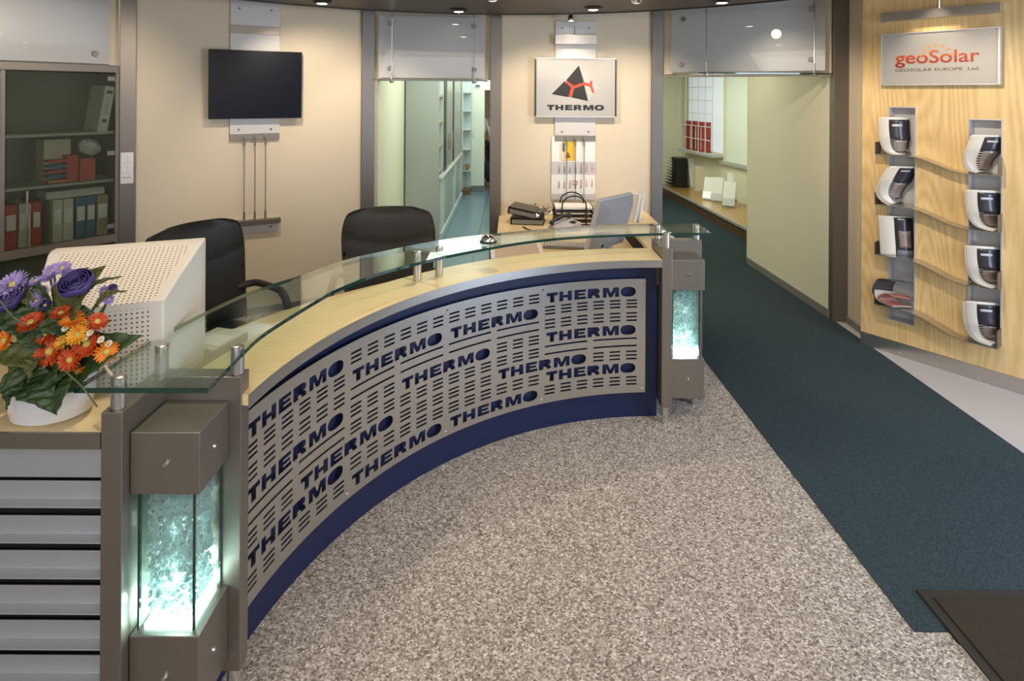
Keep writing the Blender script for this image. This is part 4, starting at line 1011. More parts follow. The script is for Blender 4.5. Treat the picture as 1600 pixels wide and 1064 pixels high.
# ================================================================== WOODEN DISPLAY PANEL WITH MAGAZINE RACK
def niche_panel():
    kp = thing('display_panel', 'birch plywood display wall with steel kickplate right of the corridor', 'display panel', K0)
    m = MB(KF)
    us = [0, .19, .37, .685, .872, 4.2]; zn = {1: (.253, 1.87), 3: (.293, 1.797)}
    for i in range(5):
        if i in zn:
            m.box(us[i], us[i+1], 0, .14, .10, zn[i][0]); m.box(us[i], us[i+1], 0, .14, zn[i][1], TOP-.02)
        else: m.box(us[i], us[i+1], 0, .14, .10, TOP-.02)
    m.build('plywood', ply, kp)
    m = MB(KF); m.box(-.001, 4.2, -.004, .13, 0.001, .099); kick = m.build('kickplate', steel_h, kp)
    for k in range(8):
        for z in (.025, .08): MB(KF).tube([(.03+.24*k, -.0035, z), (.03+.24*k, -.008, z)], .005, 8).build('screw', chrome, kick)
    for i in (1, 3):
        u0, u1 = us[i], us[i+1]; z0, z1 = zn[i]
        m = MB(KF); m.box(u0, u1, .10, .12, z0, z1); m.box(u0, u0+.004, -.006, .1, z0, z1); m.box(u1-.008, u1, -.008, .1, z0, z1); m.box(u0, u1, -.006, .1, z1-.008, z1); m.box(u0, u1, -.002, .1, z0, z0+.006)
        m.build('recess_lining', alu, kp)
    # wave shelves
    for zl_, zr_, ul in ((1.510, 1.430, .137), (1.131, 1.053, .137), (.752, .672, .137), (.374, .288, .137)):
        m = MB(KF); n = 40
        def wz(t_):
            if t_ < .28: return zl_
            if t_ > .78: return zr_
            k = (t_-.28)/.5; return zl_+(zr_-zl_)*(.5-.5*math.cos(PI*k))
        pts = [(ul+(.868-ul)*k/n, wz(k/n)+.006*math.sin(k/n*PI*2)) for k in range(n+1)]
        poly = pts+[(u_, z_-.004) for u_, z_ in reversed(pts)]
        for y0, y1 in ((-.105, .095),):
            m.prism(poly, y0, -.007, axis='y')
            sub = [p_ for p_ in pts if .195 < p_[0] < .365]; m.prism(sub+[(u_, z_-.004) for u_, z_ in reversed(sub)], -.007, .095, axis='y')
            sub = [p_ for p_ in pts if .690 < p_[0] < .862]; m.prism(sub+[(u_, z_-.004) for u_, z_ in reversed(sub)], -.007, .095, axis='y')
        s_ = m.build('wave_shelf', steel_h, kp, smooth=True)
        MB(KF).box(.868, .872, -.105, -.009, zr_-.004, zr_+.115).build('end_stop', steel_d, s_)
        MB(KF).box(.132, .136, -.105, -.001, zl_-.004, zl_+.09).build('end_stop', steel_d, s_)
    return kp
niche_panel()
# logo sign geoSolar
sw = .06
t = thing('solar_sign', 'silver sign reading geoSolar on the plywood display wall', 'sign', KF @ Vector((.51, -sw, 2.035)))
MB(KF).box(.162, .858, -sw, -.012, 2.037, 2.41).build('sign_box', sign_face, t, bevel=.002)
MB(KF).box(.3, .72, -.012, -.001, 2.1, 2.3).build('spacer', steel_d, t)
m = MB(KF); m.box(.156, .864, -sw-.006, -.012, 2.41, 2.417); m.box(.156, .864, -sw-.006, -.012, 2.03, 2.037); m.box(.154, .162, -sw-.006, -.012, 2.03, 2.417); m.box(.858, .868, -sw-.006, -.012, 2.03, 2.417); m.build('sign_trim', alu, t)
def grad_mat():
    m, tr_, p = new_mat('red_orange_lettering'); N = tr_.nodes; L = tr_.links
    tc = N.new('ShaderNodeTexCoord'); sx = N.new('ShaderNodeSeparateXYZ'); L.new(tc.outputs['Object'], sx.inputs[0])
    mr = N.new('ShaderNodeMapRange'); mr.inputs[1].default_value = 2.18; mr.inputs[2].default_value = 2.29; L.new(sx.outputs[2], mr.inputs[0])
    r = N.new('ShaderNodeValToRGB'); r.color_ramp.elements[0].color = (.28, .018, .008, 1); r.color_ramp.elements[1].color = (.60, .10, .012, 1); L.new(mr.outputs[0], r.inputs[0]); L.new(r.outputs[0], p.inputs['Base Color']); p.inputs['Roughness'].default_value = .4
    return m
gm = grad_mat()
ug0, zg0 = in_frame(KF, 1399, 101, sw); ug1, zg1 = in_frame(KF, 1531, 94, sw)
def fit_text(txt, u0, u1, z, size, m_, name, off, M0, w, ex=.0008, spacing=1.0):
    mb = text_mb(txt, size, Matrix.Identity(4), offset=off, extrude=ex, spacing=spacing)
    xs = [q.x for q in mb.v]; a, b = min(xs), max(xs)
    mb.v = [M0 @ Vector((u0+(q.x-a)/(b-a)*(u1-u0), -w-.001+q.y*1.0, z+q.z)) for q in mb.v]
    return mb.build(name, m_, t)
zb_ = in_frame(KF, 1465, 99, sw)[1]
fit_text('geoSolar', ug0, ug1, zb_+.006, .128, gm, 'lettering', .0014, KF, sw)
fit_text('GEOSOLAR EUROPE  Ltd.', in_frame(KF, 1399, 108, sw)[0], in_frame(KF, 1531, 105, sw)[0], in_frame(KF, 1465, 110, sw)[1]-.003, .031, mat('brown_ink', (.10, .05, .03), .5), 'small_lettering', 0, KF, sw)
m = MB(KF); uc, zc = in_frame(KF, 1462, 92, sw)
for k in range(7):
    a = R(18+24*k); r0, r1 = .076, .108
    q = [(uc+r1*math.cos(a+.085), zc+r1*math.sin(a+.085)), (uc+r1*math.cos(a-.085), zc+r1*math.sin(a-.085)), (uc+r0*math.cos(a), zc+r0*math.sin(a))]
    m.prism(q, -sw-.002, -sw-.0006, axis='y')
m.build('sun_rays', mat('sun_orange', (.72, .28, .04), .5), t)
t = thing('steel_bar', 'brushed steel bar with small lamp above the geoSolar sign', 'lamp bar', KF @ Vector((.51, -.03, 2.51)))
MB(KF).box(.15, .87, -.06, -.001, 2.512, 2.578).build('bar', steel_h, t, bevel=.002)
ul, zl_ = in_frame(KF, 1467, 6, .05)
m = MB(KF); m.tube([(ul, -.04, 2.577), (ul, -.045, 2.66), (ul, -.14, 2.72)], .006, 8); m.build('lamp_arm', chrome, t, smooth=True)
m = MB(KF); m.lathe([(0, .03), (.025, .028), (.032, 0), (.03, -.03), (.0, -.028)], (ul, -.16, 2.72)); m.build('lamp_shade', chrome, t, smooth=True)
light('SPOT', 'kiosk_sign_light', KF @ Vector((.50, -.24, 2.70)), 13, WARM, KF @ Vector((.49, -.06, 2.27)), .02, spot=72, blend=1)

# magazines
cover = mat('magazine_cover', (.028, .026, .034), .35, coat=.3); cover2 = mat('magazine_photo', (.28, .22, .20), .3, var=.7, bscale=22, coat=.5); cream_p = mat('magazine_page', (.66, .63, .58), .5)
navy = mat('magazine_sky', (.16, .17, .22), .3)
def magazine(u, z, prof, e, label, group, wid=.20, img=.30, twist=True, thick=.006, w0=-.10):
    # prof: list of (du, dz) of the bent sheet, bottom to top; e: in-plane direction of the spine (u, w) across the width
    t = thing('magazine', label, 'magazine', KF @ Vector((u, -.05, z)), group)
    P = [Vector(q) for q in prof]; P = [(q.x, q.y) for q in catmull([(a, b, 0) for a, b in P], 4)]
    nrm = Vector((e[1], -e[0])).normalized()
    def surf(s0, s1, off, v0=0.0, v1=1.0):
        m = MB(KF); n = len(P)-1; vs = []; fs = []
        i0, i1 = int(v0*n), int(v1*n)
        for i in range(i0, i1+1):
            a, b = P[max(i-1, 0)], P[min(i+1, n)]; tx_, tz_ = b[0]-a[0], b[1]-a[1]
            k_ = min(1, i/n*1.6) if twist else 1; e0 = e[0]*k_+.10*(1-k_); e1 = e[1]*k_-.95*(1-k_); nn = Vector((e0, -e1, 0)).cross(Vector((tx_, 0, tz_))).normalized()*off
            for s_ in (s0, s1): vs.append((u+P[i][0]+e0*s_*wid+nn.x, -(-w0+e1*s_*wid)+nn.y, z+P[i][1]+nn.z))
        for i in range(i1-i0): fs.append((2*i, 2*i+1, 2*i+3, 2*i+2))
        return m.add(vs, fs)
    surf(0, 1, 0).build('pages', cream_p, t, smooth=True, solid=thick)
    surf(img, .99, thick*.5+.0012, .02, .98).build('cover', cover, t, smooth=True, solid=.0006)
    surf(img+.12, .9, thick*.5+.0024, .22, .60).build('cover_photo', cover2, t, smooth=True, solid=.0006)
    surf(img+.03, .95, thick*.5+.0024, .05, .16).build('cover_band', navy, t, smooth=True, solid=.0006)
    surf(img+.1, .75, thick*.5+.0024, .84, .88).build('cover_title', mat('title_print', (.55, .55, .6), .4), t, smooth=True, solid=.0006)
    return t
J = [(.155, .0), (.10, .004), (.055, .022), (.022, .065), (.006, .13), (0, .20), (0, .27)]
Cc = [(.06, 0), (.02, .02), (-.018, .06), (-.02, .12), (.0, .18), (.03, .24), (.055, .28)]
Cs = [(.05, 0), (.01, .012), (-.018, .07), (-.012, .14), (.005, .20), (.02, .25)]
Fl = [(.01, 0), (.006, .08), (.0, .16), (-.005, .25), (-.01, .29)]
E1 = (.78, -.62)
g = 'magazines in the wave rack'
def place(u, z, prof, lab, n, labs, wid=.2, **k):
    for i in range(n):
        magazine(u+.011*i, z+.005+.006*i, [(a*(1-.05*i), b) for a, b in prof], E1, labs[i], g, wid=wid, w0=-.095+.0*i, **k)
zs_l = (1.510, 1.131, .752, .374); zs_r = (1.430, 1.053, .672, .288)
place(.15, zs_l[0], [(a*.85, b) for a, b in J], '', 2, ['outer magazine in the top left pocket of the rack', 'inner taller magazine in the top left pocket of the rack'])
place(.16, zs_l[1], Cc, '', 3, ['front bulging magazine in the second left pocket of the rack', 'middle bulging magazine in the second left pocket of the rack', 'back bulging magazine in the second left pocket of the rack'], img=.35)
place(.16, zs_l[2], Fl, '', 1, ['straight standing magazine in the third left pocket of the rack'], img=.45, wid=.23, thick=.012, twist=False)
place(.70, zs_r[0], Cs, '', 2, ['front wide magazine in the top right pocket of the rack', 'rear wide magazine in the top right pocket of the rack'], img=.35, wid=.215)
for i_, nm in ((1, 'second'), (2, 'third'), (3, 'lowest')):
    place(.69-(.01 if i_ == 3 else 0), zs_r[i_], [(a, b*.93) for a, b in J], '', 3 if i_ == 3 else 2, ['outer curled magazine in the %s right pocket of the rack' % nm, 'inner curled magazine in the %s right pocket of the rack' % nm, 'innermost curled magazine in the %s right pocket of the rack' % nm])
# slumped dark magazine in the lowest left pocket
t = thing('magazine', 'dark slumped magazine folded over in the lowest left pocket', 'magazine', KF @ Vector((.25, -.05, zs_l[3])), g)
def slump(name, pr, m_, w0, w1, th):
    P = catmull([(a, b, 0) for a, b in pr], 5); m = MB(KF)
    m.grid(lambda s_, v_: (.14+P[min(int(v_*(len(P)-1)+.5), len(P)-1)].x+s_*.10, -(w1)+s_*(w1-w0), zs_l[3]+.008+P[min(int(v_*(len(P)-1)+.5), len(P)-1)].y+.008*math.sin(v_*9+s_*2)), 6, len(P)-1)
    m.build(name, m_, t, smooth=True, solid=th)
slump('cover', [(.10, .002), (.05, .01), (.0, .05), (-.02, .10), (.0, .16), (.03, .185), (.12, .195)], mat('dark_cover', (.06, .05, .05), .3, var=.4, bscale=30), .0, .11, .004)
slump('inner_pages', [(.12, .012), (.07, .02), (.02, .055), (.06, .085), (.12, .08)], mat('reddish_page', (.30, .12, .09), .4), .02, .115, .006)
slump('pages', [(.12, .006), (.06, .012), (.01, .045), (-.004, .085), (.01, .10)], cream_p, .02, .112, .004)

# ================================================================== FLOOR MAT
t = thing('floor_mat', 'dark brown entrance mat overlapping the carpet strip', 'mat', (2.1, 1.6, .004))
MB().box(1.60, 4.2, .3, 2.315, .0045, .012).build('mat_rim', mat_rim, t, bevel=.003)
MB().box(1.64, 4.16, .34, 2.275, .0125, .017).build('mat_pile', mat_m, t, bevel=.002)

# ================================================================== GLASS CABINET AT THE LEFT
t = thing('glass_cabinet', 'steel framed wall cabinet with smoky glass doors at the far left', 'cabinet', CF @ Vector((.5, 0, 0)))
def fb(name, m_, x0, x1, y0, y1, z0, z1, par=None, bev=.002): return MB(CF).box(x0, x1, y0, y1, z0, z1).build(name, m_, par or t, bevel=bev)
dark_in = mat('cabinet_interior', (.16, .17, .13), .7)
shelf_m = mat('cabinet_shelf', (.36, .38, .33), .4)
m = MB(CF); m.box(-1, 1.496, .42, .44, 0, 2.14); m.box(1.478, 1.496, .02, .42, 0, 2.12); m.box(-1.0, 1.478, .02, .42, 2.12, 2.14); m.build('carcass', dark_in, t)
frame_m = mat('cabinet_frame', (.20, .175, .15), .5, .3)
fb('top_rail', frame_m, -1, 1.497, -.02, .02, 2.098, 2.155); fb('side_stile', frame_m, 1.462, 1.497, -.02, .02, .0, 2.098); fb('middle_rail', frame_m, -1, 1.462, -.045, .02, .765, .822)
fb('stile', frame_m, .757, .785, -.004, .02, .822, 2.098)
for z in (1.635, 1.255): fb('shelf', shelf_m, -1.0, 1.478, .02, .40, z-.022, z)
fb('shelf', shelf_m, -1.0, 1.478, .02, .40, .79, .815)
def cdoor(x0, x1, z0, z1, hx):
    dr = fb('door', cab_glass, x0, x1, -.006, -.001, z0, z1, bev=0)
    for z in (z0+.05, (z0+z1)/2, z1-.04): fb('hinge', frame_m, x1-.05, x1+.004, -.012, -.0065, z-.018, z+.018, dr)
    m = MB(CF); m.tube([(hx, -.045, z0+.0), (hx, -.045, z0+.40)], .008, 12); m.tube([(hx, -.045, z0+.04), (hx, -.005, z0+.04)], .005, 8); m.tube([(hx, -.045, z0+.36), (hx, -.005, z0+.36)], .005, 8); m.build('handle', chrome, dr, smooth=True)
cdoor(.79, 1.458, .835, 2.09, .90)
cdoor(.10, .755, .835, 2.09, .2)
cdoor(.79, 1.458, .06, .755, .90); cdoor(.10, .755, .06, .755, .2)
# contents
def cbox(name, label, cat, m_, x0, x1, y0, y1, z0, z1, rot=0, group=None):
    M_ = CF @ Matrix.Translation((x0, 0, z0)) @ Matrix.Rotation(R(rot), 4, 'Y')
    return ob(MB(M_).box(0, x1-x0, y0, y1, 0, z1-z0), name, label, cat, m_, group, bevel=.003)
white_card = mat('white_card', (.62, .62, .56), .6)
t2 = thing('lever_arch_file', 'white lever arch file leaning at the right of the cabinet top shelf', 'binder', CF @ Vector((1.37, .1, 1.638)))
ML = CF @ Matrix.Translation((1.345, 0, 1.64)) @ Matrix.Rotation(R(9), 4, 'Y')
MB(ML).box(0, .07, .01, .30, 0, .36).build('cover', white_card, t2, bevel=.002)
m = MB(ML); m.box(.018, .055, .007, .0098, .30, .325); m.build('top_label', logo_black, t2)
m = MB(ML); m.lathe([(0, 0), (.016, 0), (.016, .002), (0, .002)], (0, 0, 0), 16, M=Matrix.Translation((.035, .0098, .085)) @ Matrix.Rotation(R(90), 4, 'X')); m.build('finger_hole', logo_black, t2)
m = MB(ML)
rnd = random.Random(2)
for k in range(13): m.box(.030, .030+rnd.uniform(.006, .012), .008, .0099, .14+k*.0105, .146+k*.0105)
m.build('spine_writing', mat('spine_ink', (.15, .15, .25), .6), t2)
redc = mat('red_card', (.5, .04, .025), .5); bluec = mat('blue_card', (.06, .16, .30), .5); orc = mat('orange_card', (.7, .22, .04), .5); beige = mat('beige_card2', (.42, .33, .2), .6)
cbox('storage_box', 'cream box standing behind the red trays in the cabinet', 'box', mat('cream_card', (.55, .50, .38), .6), 1.05, 1.22, .16, .36, 1.258, 1.58)
t3 = thing('file_sorter', 'red tray sorter with orange and blue sheets on the middle cabinet shelf', 'file sorter', CF @ Vector((1.1, .05, 1.258)))
MB(CF).box(1.165, 1.235, .05, .30, 1.257, 1.46).build('side', redc, t3)
for k, mm in enumerate((orc, bluec, redc, bluec, redc)): MB(CF).box(1.05, 1.164, .05, .30, 1.262+k*.038, 1.28+k*.038).build('tray', mm, t3)
cbox('red_file', 'red file box right of the tray sorter in the cabinet', 'file box', redc, 1.245, 1.35, .05, .3, 1.257, 1.43)
m = MB(CF @ Matrix.Translation((1.33, .12, 1.505)) @ Matrix.Rotation(R(25), 4, 'Y')); m.lathe([(0, -.06), (.05, -.05), (.085, 0), (.075, .04), (.03, .065), (0, .06)], (0, 0, 0), 9, sy=.8)
ob(m, 'plastic_bag', 'crumpled white plastic bag on the red file box in the cabinet', 'bag', mat('bag_plastic', (.55, .57, .55), .3))
spec_b = [(.80, .87, redc, 'red'), (.88, .95, white_card, 'white'), (.955, 1.01, redc, 'narrow red'), (1.08, 1.14, white_card, 'left white'), (1.145, 1.21, white_card, 'right white'), (1.225, 1.29, bluec, 'dark blue'), (1.295, 1.355, bluec, 'right blue'), (1.365, 1.44, beige, 'beige')]
names_b = ['red ring binder at the left end of the lower cabinet shelf', 'white ring binder between two red binders on the lower shelf', 'narrow red ring binder left of the gap on the lower shelf', 'white ring binder just right of the gap on the lower shelf', 'white ring binder left of the blue ones on the lower shelf', 'blue ring binder beside the white binder on the lower shelf', 'blue ring binder beside the beige one on the lower shelf', 'beige ring binder at the right end of the lower cabinet shelf']
for (x0_, x1_, mm, _), lb in zip(spec_b, names_b):
    tt = thing('ring_binder', lb, 'binder', CF @ Vector((x0_, .1, .816)), 'binders on the lower cabinet shelf')
    MB(CF).box(x0_, x1_, .06, .34, .817, 1.13).build('cover', mm, tt, bevel=.002)
    MB(CF).box(x0_+.008, x1_-.008, .057, .0598, .95, 1.06).build('spine_label', paper, tt)
cbox('document_pile', 'pile of papers lying on the binders in the lower shelf', 'papers', white_card, 1.05, 1.43, .1, .32, 1.133, 1.19)
# white card with red letters in the second cabinet door
tt = thing('logo_card', 'white card with red letters in the left cabinet bay', 'card', CF @ Vector((.66, .03, 1.86)))
MB(CF).box(.50, .752, .028, .032, 1.84, 2.06).build('card', paper, tt)
mb = text_mb('os', .075, CF @ Matrix.Translation((.672, .026, 1.94)), offset=.002, extrude=.0006); mb.build('lettering', red, tt)
cbox('blue_folder', 'bright blue folder in the left cabinet bay', 'folder', mat('bright_blue', (.05, .22, .55), .5), .66, .74, .03, .2, 1.257, 1.44)

# ================================================================== LEFT CORRIDOR: LOCKERS, SHELVES, PERSON
XL = -.97
lock = thing('locker_row', 'row of tall grey cabinets with open shelves and steel doors in the left corridor', 'cabinet', (-1.2, 9.4, 0))
lg = mat('locker_grey', (.42, .45, .43), .5); lw = mat('locker_white', (.62, .68, .68), .45); wood_e = mat('shelf_edge', (.42, .34, .2), .6)
def lb(name, m_, x0, x1, y0, y1, z0, z1, par=None, bev=0): return MB().box(x0, x1, y0, y1, z0, z1).build(name, m_, par or lock, bevel=bev)
lb('side_panel', lg, -1.42, XL, 7.83, 7.86, .0, 2.4)
lb('side_edge', black_m, -1.43, -1.415, 7.825, 7.83, 0, 2.4)
lb('back_panel', lw, -1.43, -1.41, 7.86, 11.3, 0, 2.4)
ys = [7.86, 8.50, 8.62, 9.45, 9.75, 9.87, 10.6, 11.3]
# open bay
for z in (.86, 1.2, 1.54, 1.9): lb('shelf', wood_e, -1.40, XL-.02, 7.87, 8.5, z, z+.03)
lb('divider', lw, -1.40, XL-.012, 8.50, 8.52, .8, 2.4); lb('gap_strip', black_m, XL-.011, XL, 8.50, 8.74, .8, 2.4)
lb('steel_door', steel_h, XL-.03, XL+.01, 8.75, 9.45, .82, 2.4); 
for z in (.86, 1.2, 1.54, 1.9): lb('shelf', wood_e, -1.40, XL-.02, 9.46, 9.74, z, z+.03)
lb('divider', lw, -1.40, XL-.012, 9.75, 9.77, .8, 2.4); lb('gap_strip', black_m, XL-.011, XL, 9.75, 9.87, .8, 2.4)
lb('steel_door', steel_h, XL-.03, XL+.01, 9.875, 10.95, .82, 2.4)
for y in (8.85, 9.1, 9.35, 10.4): lb('door_handle', chrome, XL+.02, XL+.035, y, y+.02, 1.1, 1.35)
for y in (7.9, 8.45, 9.0, 9.55, 10.1, 10.65):
    lb('base_door', lw if int(y*2) % 2 else lg, XL-.02, XL+.02, y, y+.52, .08, .80); lb('door_handle', chrome, XL+.03, XL+.045, y+.42, y+.44, .62, .82)
lb('plinth', lw, -1.4, XL+.04, 7.87, 11.2, .0, .075); lb('counter_ledge', alu, -1.4, XL+.05, 7.87, 11.2, .80, .82)
sh = thing('shelf_unit', 'white open shelf unit at the end of the left corridor', 'shelf', (-.9, 11.5, 0))
MB().box(-.96, -.94, 11.32, 11.66, .1, 2.4).build('side_panel', lw, sh); MB().box(-.94, -.80, 11.64, 11.66, .1, 2.4).build('back_panel', mat('pale_blue_board', (.55, .62, .66), .5), sh)
for z in (.45, .86, 1.24, 1.60, 1.96): MB().box(-.94, -.80, 11.32, 11.64, z, z+.02).build('shelf', lw, sh)
MB().box(-.955, -.815, 11.3, 11.6, 0, .1).build('plinth', mat('brown_plinth', (.2, .11, .05), .6), sh)
ob(MB().box(-.90, -.82, 11.34, 11.5, .48, .58), 'storage_box', 'small brown box on the far corridor shelf', 'box', mat('brown_card', (.3, .2, .1), .7))
q = ony(738, 206, 11.69); tt = thing('corridor_switch', 'white switch plate on the end wall of the left corridor', 'switch', (q.x, 11.69, q.z-.08))
MB().box(q.x-.045, q.x+.045, 11.688, 11.6995, q.z-.09, q.z+.06).build('plate', porcelain, tt, bevel=.004); MB().box(q.x-.02, q.x+.02, 11.68, 11.688, q.z-.03, q.z+.02).build('rocker', white_pl, tt)
def small_sign(x, y, Y, lab):
    q = ony(x, y, Y); a = thing('sensor_box', lab, 'sensor', q)
    MB().box(q.x-.05, q.x+.05, Y, Y+.03, q.z-.02, q.z+.02).build('case', grey_pl, a); MB().box(q.x-.02, q.x+.03, Y-.004, Y, q.z-.01, q.z+.01).build('sensor_window', black_m, a)
small_sign(746, 134, 11.66, 'tiny grey sensor high on the end wall of the left corridor')
small_sign(1141, 133, 11.0, 'tiny grey sensor above the whiteboard in the right corridor')
# person, mostly hidden by the pilaster
px_ = ony(772, 200, 12.35).x
def skin_body(name, pts, edges, rad, m_, parent, sub=1):
    me = bpy.data.meshes.new(name); me.from_pydata(pts, edges, []); o = bpy.data.objects.new(name, me); C.objects.link(o)
    sk = o.modifiers.new('skin', 'SKIN'); 
    if not me.skin_vertices:
        bm = bmesh.new(); bm.from_mesh(me); bm.verts.layers.skin.verify(); bm.to_mesh(me); bm.free()
    for v_, r_ in zip(me.skin_vertices[0].data, rad): v_.radius = (r_, r_)
    me.skin_vertices[0].data[0].use_root = True
    ss = o.modifiers.new('sub', 'SUBSURF'); ss.levels = sub; ss.render_levels = sub; me.materials.append(m_)
    o.parent = parent; o.matrix_parent_inverse = Matrix.Translation(parent.location).inverted(); return o
per = thing('person', 'person in white shirt and black trousers standing beyond the end doorway', 'person', (px_, 12.35, 0))
skinm = mat('skin', (.45, .27, .18), .5)
X = px_; Yp = 12.35
pts = [(X, Yp, .95), (X, Yp, 1.15), (X, Yp-.02, 1.38), (X, Yp-.02, 1.48), (X, Yp-.03, 1.56), (X, Yp-.04, 1.66),
       (X-.17, Yp, 1.40), (X-.22, Yp-.02, 1.12), (X-.20, Yp-.14, .90), (X+.17, Yp, 1.40), (X+.22, Yp-.02, 1.12), (X+.20, Yp-.14, .90),
       (X-.09, Yp, .88), (X-.10, Yp-.01, .48), (X-.10, Yp, .08), (X-.10, Yp-.10, .04), (X+.09, Yp, .88), (X+.10, Yp-.01, .48), (X+.10, Yp, .08), (X+.10, Yp-.10, .04)]
ed = [(0, 1), (1, 2), (2, 3), (3, 4), (4, 5), (2, 6), (6, 7), (7, 8), (2, 9), (9, 10), (10, 11), (0, 12), (12, 13), (13, 14), (14, 15), (0, 16), (16, 17), (17, 18), (18, 19)]
rad = [.13, .12, .14, .055, .075, .085, .055, .042, .035, .055, .042, .035, .085, .06, .045, .035, .085, .06, .045, .035]
skin_body('body', pts, ed, rad, skinm, per, 2)
def sub_skin(name, idx, mm, grow):
    mp = {k: i for i, k in enumerate(idx)}; skin_body(name, [pts[k] for k in idx], [(mp[a], mp[b]) for a, b in ed if a in mp and b in mp], [rad[k]+grow for k in idx], mm, per, 2)
sub_skin('shirt', [1, 0, 2, 6, 7, 9, 10], mat('white_shirt', (.75, .75, .76), .8), .014)
sub_skin('trousers', [0, 12, 13, 14, 16, 17, 18], mat('black_trousers', (.012, .012, .014), .8), .02)
m = MB(); m.lathe([(0, .115), (.06, .10), (.095, .04), (.098, -.02), (.07, -.07), (0, -.08)], (X, Yp+.01, 1.69), 16); m.build('hair', mat('dark_hair', (.02, .014, .01), .6), per, smooth=True)
m = MB(); m.lathe([(0, -.16), (.10, -.15), (.14, -.05), (.12, .10), (.05, .2), (0, .21)], (ony(762, 260, 12.1).x, 12.1, .36), 14, sy=.5)
bx_ = ony(762, 260, 12.1).x; m.tube([(bx_-.03, 12.1, .55), (X-.20, 12.19, .90), (bx_+.04, 12.12, .55)], .012, 8)
ob(m, 'black_bag', 'black bag hanging low beside the person beyond the doorway', 'bag', mat('bag_black', (.012, .012, .014), .7), smooth=True)

# ================================================================== RIGHT CORRIDOR: OAK STEP, WINDOW, LEAFLETS
st = thing('oak_platform', 'low oak platform along the window side of the right corridor', 'platform', (3.3, 9.6, 0))
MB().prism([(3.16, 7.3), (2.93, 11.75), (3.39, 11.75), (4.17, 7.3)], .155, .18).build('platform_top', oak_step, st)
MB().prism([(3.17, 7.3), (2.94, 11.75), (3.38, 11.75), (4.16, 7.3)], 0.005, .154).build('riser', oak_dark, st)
MB().prism([(3.15, 7.3), (2.92, 11.75), (2.935, 11.75), (3.165, 7.3)], .150, .186).build('nosing', alu, st)
def rw(x, y, w=0): return in_frame(RW, x, y, w)
ua, za = rw(1076, 100, .02); ub, zb2 = rw(1128, 238, .02)
win = MB(RW); win.box(ua, ub, -.012, -.001, zb2-.02, 2.5); struct(win, 'window_1', mat('window_pane', (.72, .76, .80), .3, emit=(.75, .82, .95), es=.35))
lat = thing('wire_lattice', 'white wire lattice in front of the corridor window', 'lattice', RW @ Vector((ua, -.22, zb2)))
m = MB(RW)
for k in range(6):
    u_ = ua+(ub-ua)*k/5; m.tube([(u_, -.2, zb2-.04), (u_, -.2, 2.5)], .009, 6)
z_ = zb2-.04
while z_ < 2.5: m.tube([(ua, -.2, z_), (ub, -.2, z_)], .009, 6); z_ += .235
m.build('grid', mat('white_wire', (.70, .70, .68), .4), lat)
MB(RW).box(ua-.02, ub+.02, -.22, -.001, zb2-.09, zb2-.05).build('sill', alu, lat)
for k, lab in enumerate(('leftmost red binder stood on the window sill', 'second red binder on the window sill', 'third red binder on the window sill', 'rightmost red binder on the window sill')):
    u_ = ua+(ub-ua)*(.12+.16*k)
    tt = thing('ring_binder', lab, 'binder', RW @ Vector((u_, -.1, zb2-.05)), 'red binders on the window sill')
    MB(RW).box(u_, u_+.085*(ub-ua)*1.1, -.17, -.02, zb2-.049, zb2+.50).build('cover', mat('maroon_card', (.35, .035, .03), .5), tt)
    MB(RW).box(u_+.03, u_+.05, -.173, -.1702, zb2+.0, zb2+.44).build('spine_label', paper, tt)
MB(RW).box(ub+.25, 4.6, -.03, -.001, 1.02, 2.3)
wb = thing('whiteboard', 'long white board with metal tray on the corridor window wall', 'whiteboard', RW @ Vector((ub+1, -.03, 1)))
MB(RW).box(ub+.15, 4.5, -.02, -.001, .82, 2.4).build('board', white_wall, wb); MB(RW).box(ub+.0, 4.5, -.07, -.021, .76, .815).build('tray', alu, wb)
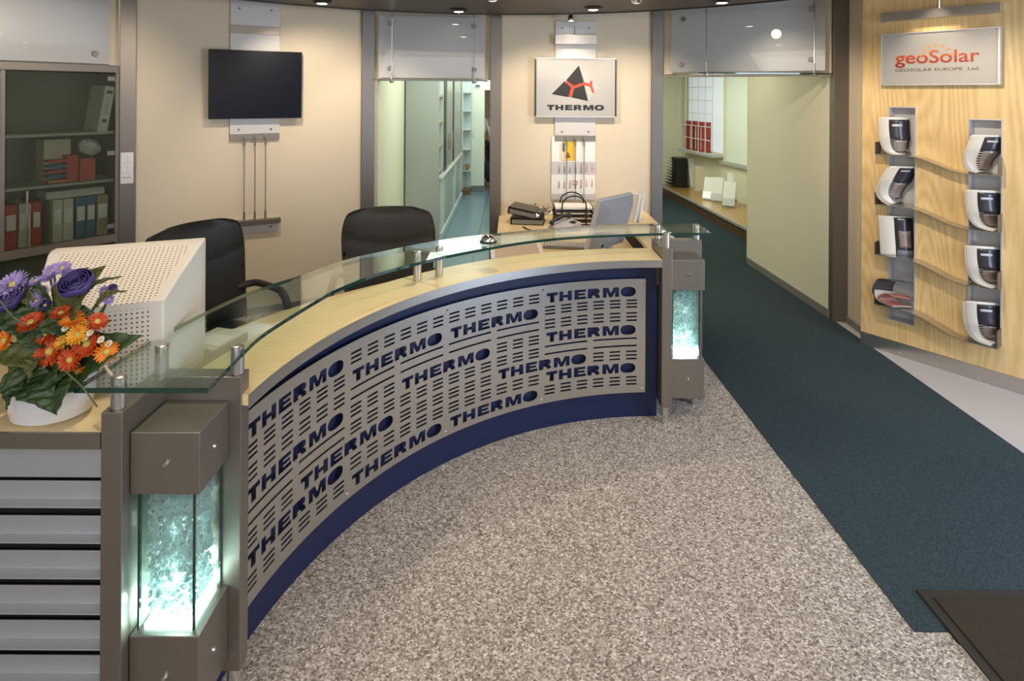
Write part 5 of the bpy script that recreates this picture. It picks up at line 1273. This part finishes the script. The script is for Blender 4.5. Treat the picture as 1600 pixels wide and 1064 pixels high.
# things standing on the platform
def onp(x, y): return onz(x, y, .181)
q = onp(1090, 296)
ob(MB(Matrix.Translation(q+Vector((0, .3, 0))) @ Matrix.Rotation(R(-6), 4, 'Y')).box(-.05, .09, -.02, .02, 0, .55), 'leaning_board', 'narrow white board leaning under the corridor window', 'board', paper)
q = onp(1102, 300); ob(MB(Matrix.Translation(q+Vector((-.04, .1, 0)))).box(-.12, .14, -.03, .07, 0, .46), 'paper_carton', 'cream carton standing under the corridor window', 'box', paper_c)
tt = thing('brochure_rack', 'black stepped brochure rack on the far end of the oak platform', 'rack', onp(1052, 290))
q = onp(1052, 290); qx, qy = q.x, 11.2
m = MB(); m.box(qx-.02, qx+.20, qy, qy+.3, .182, .74); m.build('frame', black_m, tt)
for k in range(9): MB().prism([(qx-.02, .22+k*.058), (qx-.17+k*.012, .26+k*.058), (qx-.17+k*.012, .266+k*.058), (qx-.02, .235+k*.058)], qy, qy+.3, axis='y').build('tier', black_m, tt)
def leaflets(x, y, Yoff, lab, s_=1.0, lean=18, rz=0):
    q = onp(x, y); q.y += Yoff
    M_ = Matrix.Translation(q+Vector((0, 0, .0))) @ Matrix.Rotation(R(rz), 4, 'Z'); L_ = M_ @ Matrix.Rotation(R(-lean), 4, 'X')
    tt = thing('leaflet_holder', lab, 'leaflet holder', q, 'leaflet holders on the oak platform')
    MB(L_).box(-.08*s_, .08*s_, -.03, .0, .02, .36*s_).build('leaflets', paper, tt)
    m = MB(L_); m.box(-.08*s_, .08*s_, -.036, -.032, .005, .12*s_); m.box(-.08*s_, .08*s_, .002, .006, .005, .22*s_); m.build('holder', acrylic, tt)
    MB(M_).box(-.08*s_, .08*s_, -.03, .12, .0005, .005).build('foot', acrylic, tt)
leaflets(1106, 312, .0, 'leaflet holder at the left front of the platform', 1.1, 30, -30)
leaflets(1119, 316, .0, 'leaflet holder just right of the leftmost one on the platform', 1.15, 22, -30)
leaflets(1122, 300, .4, 'leaflet holder standing behind the left pair on the platform', 1.1, 12, -20)
leaflets(1138, 324, .0, 'leaflet holder at the right front of the platform', 1.15, 24, -30)
leaflets(1145, 314, .0, 'tall leaflet holder at the right back of the platform', 1.3, 16, -30)
